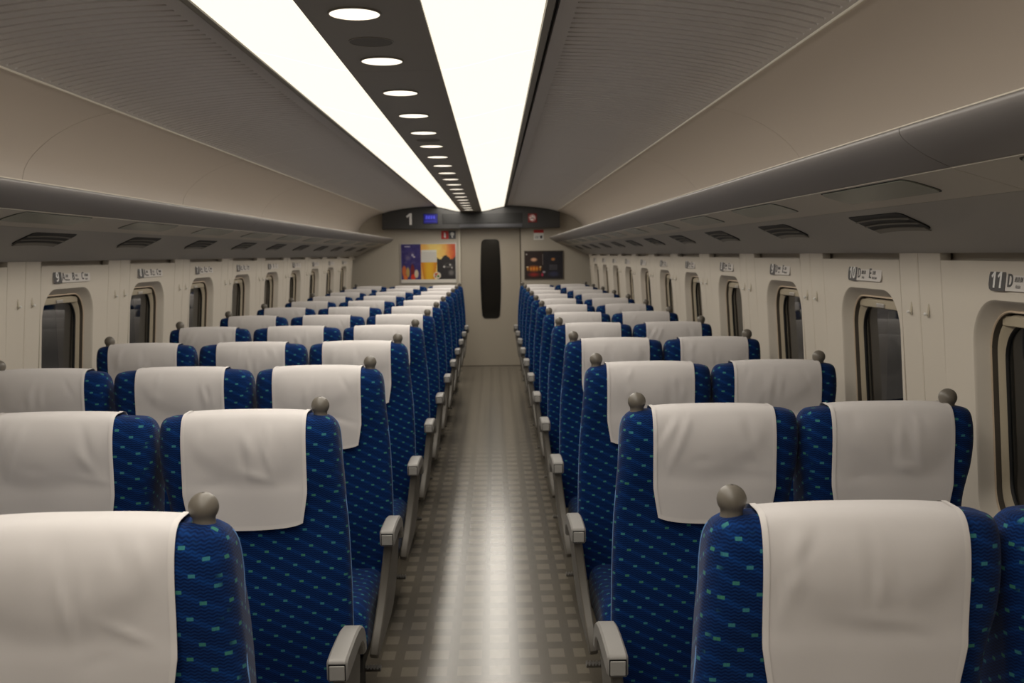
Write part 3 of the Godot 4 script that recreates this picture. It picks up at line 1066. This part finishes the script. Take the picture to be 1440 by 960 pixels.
# =====================================================================
# lamps
# =====================================================================
func build_lamps():
	var prof := [Vector2(0.150, 2.1835), Vector2(0.18, 2.1865), Vector2(0.22, 2.193), Vector2(0.27, 2.2045), Vector2(0.32, 2.217), Vector2(0.365, 2.2285), Vector2(0.40, 2.2365), Vector2(0.435, 2.2435), Vector2(0.459, 2.247)]
	var ang := atan2(0.0635, 0.309)
	for s: float in [-1.0, 1.0]:
		var secs := sections(-3.31, 1.185, ZN, ZE + 0.205)
		secs.reverse()
		for i in secs.size():
			var zz: Array = secs[i]
			var zm: float = (zz[0] + zz[1]) * 0.5
			var L := base("ceiling_lamp", Vector3(CX + s * 0.3, 2.2, zm), "glowing white ceiling lamp panel on the %s-seat side, %s from the end door" % ["three" if s < 0 else "two", NUM[i]], "lamp", "ceiling lamp panels")
			var p2 := []
			for p in profile_offset(prof, 0.006): p2.append(Vector2(s * p.x - s * 0.3, p.y - 2.2))
			var hl: float = (zz[0] - zz[1]) * 0.5 - 0.002
			part("diffuser", prism(p2, -hl, hl), M.lamp, L)
			part("housing", prism([Vector2(s * -0.148, 0.03), Vector2(s * 0.158, 0.06), Vector2(s * 0.158, 0.1), Vector2(s * -0.148, 0.1)], -hl, hl), M.roof, L)
			var a := AreaLight3D.new()
			a.name = "lamp_light"
			a.area_size = Vector2(0.31, hl * 2.0)
			a.area_normalize_energy = false
			a.light_color = Color(1.0, 0.975, 0.935)
			a.light_energy = 1.2
			a.shadow_enabled = true
			a.set("area_range", 30.0)
			# emits along its local -z: point it down, tilted with the diffuser
			var down := Vector3(s * sin(ang), -cos(ang), 0)
			var zax := -down
			var yax := Vector3(0, 0, 1)
			var xax := yax.cross(zax)
			a.transform = Transform3D(Basis(xax, yax, zax), Vector3(s * 0.0045, 0.0155, 0) + down * 0.012)
			L.add_child(a)
	# round downlights in the middle strip
	var zs := []
	var z := -2.526 + 0.605 * 7
	while z > ZE + 0.3:
		if z < ZN - 0.1: zs.append(z)
		z -= 0.605
	zs.reverse()
	var dm := disc_mesh(0.062, -0.003, 0.001)
	var rm := ring_mesh(0.062, 0.066, -0.004, 0.001)
	for i in zs.size():
		var D := base("round_downlight", Vector3(CX - 0.021, 2.1808, zs[i]), "round white downlight in the dark ceiling strip, %s from the end door" % NUM[i], "downlight", "round downlights")
		part("glowing_disc", dm, M.downlight, D)
		part("ring", rm, M.strip, D)
		var o := SpotLight3D.new()
		o.name = "disc_light"
		o.light_color = Color(1.0, 0.95, 0.87)
		o.light_energy = 0.02
		o.light_size = 0.06
		o.spot_angle = 75.0
		o.spot_range = 30.0
		o.spot_attenuation = 2.0
		o.shadow_enabled = true
		o.position = Vector3(0, -0.02, 0)
		o.rotation.x = -PI / 2
		D.add_child(o)
	var k := 0
	var sz := -2.859
	var holes := lathe([Vector2(0.0, -0.0016), Vector2(0.058, -0.0016), Vector2(0.062, -0.0004)], 28)
	for i in 5:
		var S := base("ceiling_speaker", Vector3(CX - 0.021, 2.1808, sz - 2.42 * i), "dark round perforated speaker cover between the downlights, %s from the end door" % NUM[4 - i], "speaker", "ceiling speakers")
		part("grille", disc_mesh(0.060, -0.0012, 0.001), M.speaker, S)
		part("ring", ring_mesh(0.060, 0.063, -0.002, 0.001), M.strip, S)

# =====================================================================
# seats
# =====================================================================
# backrest shape: height, front half width, rear half width, front z, rear z (seat faces +z)
const BACK := [
	[0.40, 0.205, 0.205, 0.020, -0.130],
	[0.50, 0.206, 0.206, 0.026, -0.135],
	[0.62, 0.207, 0.207, 0.030, -0.140],
	[0.76, 0.206, 0.206, 0.026, -0.140],
	[0.88, 0.206, 0.207, 0.020, -0.135],
	[0.94, 0.209, 0.210, 0.020, -0.130],
	[0.99, 0.216, 0.215, 0.025, -0.122],
	[1.03, 0.222, 0.220, 0.032, -0.112],
	[1.07, 0.2255, 0.223, 0.034, -0.100],
	[1.10, 0.2265, 0.224, 0.035, -0.092],
	[1.13, 0.226, 0.223, 0.034, -0.086],
	[1.15, 0.225, 0.222, 0.031, -0.080],
	[1.165, 0.223, 0.219, 0.025, -0.074],
	[1.177, 0.219, 0.214, 0.016, -0.066],
	[1.185, 0.212, 0.207, 0.004, -0.056],
	[1.189, 0.200, 0.196, -0.010, -0.042],
]
# half width of the side towards the aisle, which has no gap for an armrest: front, rear
const AISLE := [[0.262, 0.236], [0.262, 0.236], [0.261, 0.236], [0.259, 0.236], [0.254, 0.235], [0.250, 0.234], [0.246, 0.233], [0.242, 0.232], [0.239, 0.231], [0.236, 0.231], [0.233, 0.230], [0.230, 0.228], [0.226, 0.224], [0.221, 0.217], [0.212, 0.207], [0.200, 0.196]]

func back_at(t: float) -> Array:
	# smooth interpolation along the list, t in 0..size-1; the last two values are the aisle side's half widths
	var i := clampi(int(t), 0, BACK.size() - 2)
	var f := t - i
	var out := []
	for k in 5:
		out.append(cubic_interpolate(BACK[i][k], BACK[i + 1][k], BACK[maxi(i - 1, 0)][k], BACK[mini(i + 2, BACK.size() - 1)][k], f))
	for k in 2: out.append(lerpf(AISLE[i][k], AISLE[i + 1][k], f))
	return out

func top_drop(x: float, hw: float, y: float) -> float:
	# the top edge sinks towards the shoulders
	var k := smoothstep(1.0, 1.19, y)
	return k * 0.010 * pow(clampf(absf(x) / hw, 0.0, 1.0), 2.8)

func belly(x: float, y: float) -> float:
	# forward swell of the head cushion and of the lumbar area
	var head := 0.006 * exp(-pow((y - 1.09) / 0.06, 2.0)) * exp(-pow(x / 0.13, 2.0))
	var lum := 0.014 * exp(-pow((y - 0.66) / 0.12, 2.0)) * exp(-pow(x / 0.14, 2.0))
	return head + lum

# aisle: +1 or -1 for the side towards the aisle, 0 for neither
func ring_at(b: Array, wide: float, aisle: float) -> Array:
	var out := []
	var y: float = b[0]
	var fp: float = b[5] if aisle > 0.0 else b[1] * wide
	var fm: float = b[5] if aisle < 0.0 else b[1] * wide
	var rp: float = b[6] if aisle > 0.0 else b[2] * wide
	var rm: float = b[6] if aisle < 0.0 else b[2] * wide
	var zf: float = b[3]
	var zr: float = b[4]
	var th := zf - zr
	var low := smoothstep(1.06, 0.90, y)
	var r0 := minf(0.05, th * 0.46)
	var ra := lerpf(r0, 0.026, low)
	var cp := ra if aisle > 0.0 else r0
	var cm := ra if aisle < 0.0 else r0
	var rr := minf(0.022, th * 0.3)
	var pts := []
	# front from +x to -x, then the rear back to +x
	for i in 6:
		var a := (i / 5.0) * PI / 2
		pts.append(Vector2(fp - cp + cp * cos(a), zf - cp + cp * sin(a)))
	for i in 9: pts.append(Vector2(lerpf(fp - cp, -(fm - cm), (i + 1) / 10.0), zf))
	for i in 6:
		var a := PI / 2 + (i / 5.0) * PI / 2
		pts.append(Vector2(-(fm - cm) + cm * cos(a), zf - cm + cm * sin(a)))
	for i in 4:
		var a := PI + (i / 3.0) * PI / 2
		pts.append(Vector2(-(rm - rr) + rr * cos(a), zr + rr + rr * sin(a)))
	for i in 3: pts.append(Vector2(lerpf(-(rm - rr), rp - rr, (i + 1) / 4.0), zr))
	for i in 4:
		var a := 1.5 * PI + (i / 3.0) * PI / 2
		pts.append(Vector2((rp - rr) + rr * cos(a), zr + rr + rr * sin(a)))
	for p in pts:
		var front := clampf((p.y - zr) / th, 0.0, 1.0)
		out.append(Vector3(p.x, y - top_drop(p.x, fp if p.x > 0.0 else fm, y), p.y + belly(p.x, y) * front * front))
	return out

func backrest_mesh(wide: float, aisle: float) -> ArrayMesh:
	var st := new_st()
	var rings := []
	var n := 48
	for i in n + 1:
		rings.append(ring_at(back_at((BACK.size() - 1) * float(i) / n), wide, aisle))
	grid_mesh(rings, true, false, st)
	# close the top and the bottom
	for e in 2:
		var r: Array = rings[n] if e == 0 else rings[0]
		var c := Vector3.ZERO
		for p in r: c += p
		c /= r.size()
		if e == 0: c.y += 0.003
		var nn := Vector3.UP if e == 0 else Vector3.DOWN
		for i in r.size(): tri(st, c, r[i], r[(i + 1) % r.size()], nn, nn, nn)
	return done(st)

func piping_mesh(side: float) -> ArrayMesh:
	# bead along the front seam below, running back along the shoulder above
	var path := []
	for i in 33:
		var b := back_at(lerpf(0.3, BACK.size() - 3.6, i / 32.0))
		var up := smoothstep(0.95, 1.10, b[0])
		var x: float = lerpf(b[5], b[6], up) - 0.0005
		path.append(Vector3(side * x, b[0] - top_drop(0.22, 0.22, b[0]), lerpf(b[3] - 0.028, b[4] + 0.02, up)))
	return tube(path, 0.0015, 6)

var fold_sets := {}
func head_fold(x: float, y: float, v: int) -> float:
	# folds of the draped cover, different for each variant
	if not fold_sets.has(v):
		var r := RandomNumberGenerator.new()
		r.seed = 100 + v
		var f := {"cx": r.randf_range(-0.035, 0.035), "low": r.randf_range(1.005, 1.03), "k": []}
		for k in 9:
			# creases fan down from the top, a few lie across
			var px := r.randf_range(-0.12, 0.12)
			var an := PI / 2 + px * r.randf_range(2.0, 5.0) + r.randf_range(-0.25, 0.25)
			if k > 6: an = r.randf_range(-0.4, 0.4)
			f.k.append([px, r.randf_range(1.06, 1.165) if k < 7 else r.randf_range(0.98, 1.06), an, r.randf_range(0.025, 0.07), r.randf_range(0.006, 0.013), r.randf_range(0.0016, 0.0044) * (1.0 if k % 2 == 0 else -0.8)])
		fold_sets[v] = f
	var fs: Dictionary = fold_sets[v]
	var o := 0.0
	# the head cushion pushes the cloth out above a bowl shaped crease
	var low: float = fs.low + 3.4 * pow(x - fs.cx, 2.0)
	o += 0.0042 * smoothstep(low - 0.022, low + 0.04, y) * (1.0 - smoothstep(1.12, 1.19, y)) * (1.0 - smoothstep(0.10, 0.157, absf(x)))
	for q in fs.k:
		var d := Vector2(x - q[0], y - q[1]).rotated(-q[2])
		o += q[5] * exp(-pow(d.x / q[3], 2.0) - pow(d.y / q[4], 2.0))
	o += 0.0010 * sin(38.0 * x + v * 1.7) * sin(21.0 * y + v)
	return o

func cover_grid(wide: float, v: int, lift: float) -> Array:
	# rows run from the rear hem over the top to the front hem
	var prof := []
	var top := float(BACK.size() - 1)
	var rear_from := 6.5
	for i in 9: prof.append([0, lerpf(rear_from, top, i / 8.0)])
	for i in 41: prof.append([1, lerpf(top, 4.35, pow(i / 40.0, 0.85))])
	var g := []
	for pi in prof.size():
		var q: Array = prof[pi]
		var b := back_at(q[1])
		var row := []
		for j in 37:
			var u := -1.0 + 2.0 * j / 36.0
			var y0: float = b[0]
			var hw := 0.156
			if q[0] == 1:
				if y0 < 0.99: hw -= 0.013 * (0.99 - y0) / 0.085
			var x := u * hw
			var y := y0 - top_drop(x, b[1] * wide, y0)
			var p := Vector3.ZERO
			if q[0] == 0:
				p = Vector3(x, y + lift * smoothstep(1.15, 1.19, y0), b[4] - lift - 0.001)
				if y0 > 1.18: p.z = b[4] - lift * 0.6
			else:
				var z: float = b[3] + belly(x, y0)
				# below the head cushion the cloth hangs free
				var hang: float = back_at(8.0)[3] + 0.003 - 0.035 * (1.05 - y0)
				if y0 < 1.06: z = maxf(z, lerpf(z, hang, smoothstep(1.06, 0.98, y0)))
				z += head_fold(x, y0, v) * smoothstep(1.19, 1.15, y0) + lift
				p = Vector3(x, y + lift * smoothstep(1.14, 1.185, y0), z)
				# lower hem sags in the middle and is a little round at its corners
				var f := smoothstep(0.97, 0.90, y0)
				p.y -= 0.012 * f * (1.0 - u * u)
				p.y += 0.006 * f * pow(absf(u), 8.0)
			row.append(p)
		g.append(row)
	return g

func cover_mesh(wide: float, v: int) -> ArrayMesh:
	var g := cover_grid(wide, v, 0.005)
	var st := new_st()
	grid_mesh(g, false, false, st)
	return done(st)

func hem_mesh(wide: float, v: int) -> ArrayMesh:
	# turned hem along both sides and the front edge, slightly proud of the cloth
	var g := cover_grid(wide, v, 0.0066)
	var st := new_st()
	for side in 2:
		var strip := []
		for i in range(4, g.size()):
			var r: Array = g[i]
			var a: Vector3 = r[0] if side == 0 else r[36]
			var b: Vector3 = r[1] if side == 0 else r[35]
			var e := (a - b).normalized() * 0.0008
			strip.append([a + e - Vector3(0, 0, 0.0016), a + e, b] if side == 0 else [b, a + e, a + e - Vector3(0, 0, 0.0016)])
		grid_mesh(strip, false, false, st)
	var n := g.size()
	var lo := []
	var hi := []
	for j in 37:
		var p: Vector3 = g[n - 1][j]
		hi.append(p + Vector3(0, 0.011, 0.0))
		lo.append(p)
	grid_mesh([hi, lo], false, false, st)
	return done(st)

func cushion_mesh(hw: float) -> ArrayMesh:
	# rings along z, rounded front; the rear goes under the back
	var g := []
	var prof := [[0.02, 0.30, 0.455], [0.10, 0.30, 0.452], [0.20, 0.30, 0.455], [0.30, 0.30, 0.462], [0.38, 0.30, 0.465], [0.43, 0.302, 0.461], [0.465, 0.308, 0.447], [0.487, 0.320, 0.424], [0.498, 0.34, 0.395], [0.50, 0.36, 0.37]]
	for q in prof:
		var row := []
		for p in rrect(-hw, q[1], hw, q[2], minf(0.045, (q[2] - q[1]) * 0.42), 5):
			var crown: float = 0.008 * (1.0 - pow(p.x / hw, 2.0)) if p.y > q[2] - 0.02 else 0.0
			row.append(Vector3(p.x, p.y + crown, q[0]))
		g.append(row)
	var st := new_st()
	grid_mesh(g, true, false, st)
	for e in 2:
		var r: Array = g[0] if e == 0 else g[g.size() - 1]
		var c := Vector3.ZERO
		for p in r: c += p
		c /= r.size()
		var nn := Vector3.FORWARD if e == 0 else Vector3.BACK
		for i in r.size(): tri(st, c, r[i], r[(i + 1) % r.size()], nn, nn, nn)
	return done(st)

func arm_profile() -> Array:
	return [Vector2(0.382, 0.6435), Vector2(0.384, 0.647), Vector2(0.384, 0.686), Vector2(0.381, 0.691), Vector2(0.374, 0.6935), Vector2(0.33, 0.695), Vector2(0.25, 0.694), Vector2(0.19, 0.690), Vector2(0.14, 0.681), Vector2(0.10, 0.664), Vector2(0.075, 0.643), Vector2(0.06, 0.615), Vector2(0.055, 0.585), Vector2(0.085, 0.585), Vector2(0.10, 0.612), Vector2(0.125, 0.632), Vector2(0.16, 0.641), Vector2(0.22, 0.643)]

var seat_mesh := {}

func make_seat(kind: String) -> Node3D:
	# kind: A window (left), B middle, C aisle (left), D aisle (right), E window (right)
	var wide := 1.1 if kind == "B" else 1.0
	var root := Node3D.new()
	root.name = "train_seat"
	var aisle: float = {"A": 0.0, "B": 0.0, "C": 1.0, "D": -1.0, "E": 0.0}[kind]
	var bm: ArrayMesh = seat_mesh["back%.2f" % wide] if aisle == 0.0 else seat_mesh["back_aisle%d" % int(aisle)]
	part("backrest", bm, M.fabric, root)
	if aisle != 0.0: part("piping", seat_mesh["pipe%d" % int(aisle)], M.piping, root)
	var cov := part("headrest_cover", seat_mesh["cover%.2f_0" % wide], M.cloth, root)
	part("hem", seat_mesh["hem%.2f_0" % wide], M.hem, cov)
	part("seat_cushion", seat_mesh["cushion%.2f" % wide], M.fabric, root)
	part("seat_pan", seat_mesh.pan, M.pan, root)
	part("pedestal", seat_mesh.pedestal, M.pan, root)
	# grab handle on the outer shoulder
	var kx: float = {"A": -0.168, "B": 0.0, "C": 0.185, "D": -0.19, "E": 0.165}[kind]
	if kind != "B":
		part("grab_handle", seat_mesh.knob, M.knob, root, Vector3(kx, 1.150, -0.024))
	# armrests: outer one full, inner ones at the shared joint
	var arms: Array = {"A": [], "B": [], "C": [0.278], "D": [-0.290], "E": []}[kind]
	for ax: float in arms:
		var sg := signf(ax)
		var arm := part("armrest", seat_mesh.arm, M.arm, root, Vector3(ax, 0, 0))
		part("cap_gap", seat_mesh.cap_gap, M.black, arm)
		part("end_cap", seat_mesh.cap, M.arm_cap, arm)
		var sp := part("side_panel", seat_mesh.side, M.side, root, Vector3(ax, 0.64, 0))
		sp.rotation.z = sg * -0.12
	if kind == "C" or kind == "D":
		var pd := part("foot_pedal", seat_mesh.pedal, M.pedal, root, Vector3(-0.16 if kind == "D" else 0.13, 0.075, 0.02))
		if kind == "C": pd.rotation.y = PI
	return root

func build_seats():
	for wide: float in [1.0, 1.1]:
		seat_mesh["back%.2f" % wide] = backrest_mesh(wide, 0.0)
		seat_mesh["cushion%.2f" % wide] = cushion_mesh(0.222 * wide)
		for v in 6:
			seat_mesh["cover%.2f_%d" % [wide, v]] = cover_mesh(wide, v)
			seat_mesh["hem%.2f_%d" % [wide, v]] = hem_mesh(wide, v)
	for s: float in [-1.0, 1.0]:
		seat_mesh["back_aisle%d" % int(s)] = backrest_mesh(1.0, s)
		seat_mesh["pipe%d" % int(s)] = piping_mesh(s)
	seat_mesh.pan = rbox(Vector3(-0.20, 0.245, -0.06), Vector3(0.20, 0.302, 0.46), 0.012, 2)
	seat_mesh.pedestal = rbox(Vector3(-0.15, 0.0, 0.02), Vector3(0.15, 0.247, 0.26), 0.015, 2)
	var kp := [Vector2(0.0195, 0.0), Vector2(0.0195, 0.02), Vector2(0.0178, 0.029), Vector2(0.0172, 0.034)]
	for i in 13:
		var a := lerpf(-0.68, PI / 2, i / 12.0)
		kp.append(Vector2(0.0232 * cos(a), 0.0535 + 0.0232 * sin(a)))
	seat_mesh.knob = lathe(kp, 24)
	seat_mesh.arm = prism(arm_profile(), -0.0235, 0.0235, 0, 0.005)
	seat_mesh.cap_gap = box_mesh(Vector3(-0.0192, 0.6465, 0.3835), Vector3(0.0192, 0.6845, 0.3846))
	seat_mesh.cap = rbox(Vector3(-0.0172, 0.6478, 0.383), Vector3(0.0172, 0.6810, 0.3875), 0.0018, 2)
	var sp := [Vector2(0.35, 0.006), Vector2(0.352, -0.06), Vector2(0.36, -0.12), Vector2(0.385, -0.19), Vector2(0.43, -0.25), Vector2(0.47, -0.29), Vector2(0.475, -0.325), Vector2(0.455, -0.345), Vector2(0.40, -0.35), Vector2(0.05, -0.35), Vector2(-0.02, -0.33), Vector2(-0.04, -0.28), Vector2(-0.02, -0.18), Vector2(0.06, -0.06), Vector2(0.13, 0.0), Vector2(0.2, 0.006)]
	seat_mesh.side = prism(sp, -0.014, 0.014, 0, 0.004)
	var pst := new_st()
	add_box(pst, Vector3(-0.075, 0.0, -0.018), Vector3(0.03, 0.008, 0.018))
	for k in 6: add_box(pst, Vector3(-0.073 + k * 0.012, 0.008, -0.018), Vector3(-0.068 + k * 0.012, 0.013, 0.018))
	add_box(pst, Vector3(0.02, -0.075, -0.012), Vector3(0.03, 0.008, 0.012))
	seat_mesh.pedal = done(pst)
	var proto := {}
	var cxs := {"A": -1.615, "B": -1.122, "C": -0.638, "D": 0.555, "E": 1.012}
	var place := {"A": "window seat", "B": "middle seat", "C": "aisle seat", "D": "aisle seat", "E": "window seat"}
	for kd: String in ["A", "B", "C", "D", "E"]:
		var side := "three" if kd < "D" else "two"
		for i in 12:
			var o: Node3D
			if not proto.has(kd):
				o = make_seat(kd)
				proto[kd] = o
			else:
				o = proto[kd].duplicate()
			o.name = numbered("train_seat")
			add_child(o)
			o.position = Vector3(cxs[kd], 0, -1.5 - ROW_PITCH * i)
			var v := (i * 5 + kd.unicode_at(0) * 3) % 6
			var wide := 1.1 if kd == "B" else 1.0
			var cov: MeshInstance3D = o.get_node("headrest_cover")
			cov.mesh = seat_mesh["cover%.2f_%d" % [wide, v]]
			(cov.get_child(0) as MeshInstance3D).mesh = seat_mesh["hem%.2f_%d" % [wide, v]]
			tag(o, "blue %s, white headrest cover, %s-seat side, %s row from the end door" % [place[kd], side, NUM[11 - i]], "seat", "blue train seats")

# =====================================================================
# row plates and coat hooks
# =====================================================================
func build_plates_and_hooks():
	for s: float in [-1.0, 1.0]:
		var side := "three" if s < 0 else "two"
		for k in range(-1, 11):
			var row := 11 - k
			var zc := win_z(k, s) - (0.008 if s > 0 else 0.015)
			if s < 0 and k < 1: continue
			if s > 0 and k < 0: continue
			var hl := 0.155 if s > 0 else 0.2
			var y := 1.507
			var p := base("row_number_plate", Vector3(CX + s * wall_half(y), y, zc), "row number plate of row %s, seat letters %s, above a window" % [CARD[row - 1], "D and E" if s > 0 else "A, B and C"], "sign", "row number plates")
			# local x runs along the reading direction, local z points into the car
			p.transform.basis = Basis(Vector3.UP, -s * PI / 2) * Basis(Vector3.RIGHT, -0.08)
			part("plate", prism(rrect(-hl, -0.026, hl, 0.026, 0.012), 0.0, 0.0022), M.plate, p)
			var bw := 0.085
			part("badge", prism([Vector2(-hl + bw, -0.028), Vector2(-hl + bw, 0.028), Vector2(-hl + 0.016, 0.028), Vector2(-hl + 0.005, 0.023), Vector2(-hl, 0.012), Vector2(-hl, -0.012), Vector2(-hl + 0.005, -0.023), Vector2(-hl + 0.016, -0.028)], 0.0022, 0.0034), M.badge, p)
			part("row_number", text_mesh(str(row), 0.042, 0.0008), M.white, p, Vector3(-hl + bw * 0.5, 0.0, 0.0036))
			var letters := ["D", "E"] if s > 0 else ["A", "B", "C"]
			for q in letters.size():
				var lx: float = -hl + bw + 0.022 + q * 0.104
				part("seat_letter", text_mesh(letters[q], 0.034, 0.0008), M.badge, p, Vector3(lx, 0.0, 0.0024))
				if row >= 6:
					var words: Array = {"D": ["通路側", "Aisle"], "E": ["窓側", "Window"], "A": ["窓側", "Window"], "B": ["中央", "Middle"], "C": ["通路側", "Aisle"]}[letters[q]]
					part("caption", stroke_mesh(words[0], 0.0125), M.badge, p, Vector3(lx + 0.021, -0.003, 0.0022))
					part("caption", text_mesh(words[1], 0.0085, 0.0006, false), M.badge, p, Vector3(lx + 0.040, -0.0145, 0.0024))
	make_hooks()

# Japanese captions written stroke by stroke (the fonts at hand have none): each stroke is x0, y0, x1, y1 in a unit square
const STROKES := {
	"窓": [[.5, 1, .5, .88], [.08, .86, .92, .86], [.08, .86, .08, .72], [.92, .86, .92, .72], [.35, .8, .2, .62], [.6, .8, .8, .62], [.45, .6, .3, .42], [.3, .42, .68, .46], [.6, .56, .72, .4], [.15, .28, .1, .08], [.35, .3, .35, .05], [.35, .05, .7, .05], [.7, .05, .72, .18], [.5, .33, .55, .22], [.8, .3, .92, .14]],
	"側": [[.25, 1, .05, .6], [.16, .76, .16, 0], [.3, .9, .62, .9], [.3, .9, .3, .25], [.62, .9, .62, .25], [.3, .68, .62, .68], [.3, .46, .62, .46], [.3, .25, .62, .25], [.4, .25, .28, .02], [.54, .25, .64, .04], [.76, .85, .76, .25], [.93, 1, .93, .04], [.93, .04, .83, .08]],
	"通": [[.1, .95, .2, .85], [.05, .62, .2, .62], [.2, .62, .15, .2], [.03, .1, .2, .2], [.2, .2, .35, .06], [.35, .06, .98, .04], [.4, .97, .85, .97], [.85, .97, .62, .84], [.38, .78, .38, .15], [.38, .78, .9, .78], [.9, .78, .9, .15], [.38, .58, .9, .58], [.38, .38, .9, .38], [.64, .78, .64, .15]],
	"路": [[.05, .92, .4, .92], [.05, .92, .05, .65], [.4, .92, .4, .65], [.05, .65, .4, .65], [.23, .65, .23, .08], [.23, .38, .42, .38], [.08, .42, .08, .08], [.02, .05, .44, .12], [.62, 1, .48, .72], [.58, .88, .88, .88], [.88, .88, .5, .45], [.58, .72, .95, .46], [.58, .38, .9, .38], [.58, .38, .58, .04], [.9, .38, .9, .04], [.58, .04, .9, .04]],
	"中": [[.1, .78, .9, .78], [.1, .78, .1, .35], [.9, .78, .9, .35], [.1, .35, .9, .35], [.5, 1, .5, 0]],
	"央": [[.2, .8, .8, .8], [.2, .8, .2, .42], [.8, .8, .8, .42], [.03, .42, .97, .42], [.5, 1, .5, .42], [.5, .42, .08, .02], [.5, .42, .95, .02]],
}

var stroke_cache := {}
func stroke_mesh(word: String, size: float) -> ArrayMesh:
	if stroke_cache.has(word): return stroke_cache[word]
	var st := new_st()
	for i in word.length():
		for q in STROKES[word[i]]:
			var a := Vector2(q[0] + i * 1.1, q[1]) * size
			var b := Vector2(q[2] + i * 1.1, q[3]) * size
			var t := (b - a).normalized()
			var n := Vector2(-t.y, t.x) * size * 0.045
			a -= t * size * 0.03
			b += t * size * 0.03
			prism([a - n, b - n, b + n, a + n], 0.0, 0.0005, 2, 0.0, st)
	stroke_cache[word] = done(st)
	return stroke_cache[word]

func make_hooks():
	var slot := prism(rrect(-0.0055, -0.036, 0.0055, 0.036, 0.005), -0.001, 0.0012, 2, 0.0005)
	var groove := prism(rrect(-0.0028, -0.032, 0.0028, 0.030, 0.0026), 0.0010, 0.0015)
	var peg := lathe([Vector2(0.0025, 0.0), Vector2(0.0025, 0.003), Vector2(0.0045, 0.005), Vector2(0.0052, 0.008), Vector2(0.004, 0.011), Vector2(0.0008, 0.0125)], 14)
	for s: float in [-1.0, 1.0]:
		var side := "three" if s < 0 else "two"
		for k in range(0, 12):
			var pc := pil_z(k, s)
			if s < 0 and k < 1: continue
			if pc < ZE + 0.15: continue
			for h: float in [-1.0, 1.0]:
				var y := 1.42
				var z := pc + h * 0.062
				var where := "%s wall strip pair from end door, %s" % [NUM[11 - k], "door-side strip" if h < 0 else "other strip"]
				var o := base("coat_hook", Vector3(CX + s * (wall_half(y) - 0.003), y, z), "small coat hook, %s-seat side, %s" % [side, where], "hook", "coat hooks between the windows")
				o.transform.basis = Basis(Vector3.UP, -s * PI / 2) * Basis(Vector3.RIGHT, -0.08)
				part("slot_plate", slot, M.wall_seam, o)
				part("groove", groove, M.trim, o)
				var pg := part("peg", peg, M.white, o, Vector3(0, -0.026, 0.001))
				pg.rotation.x = PI / 2
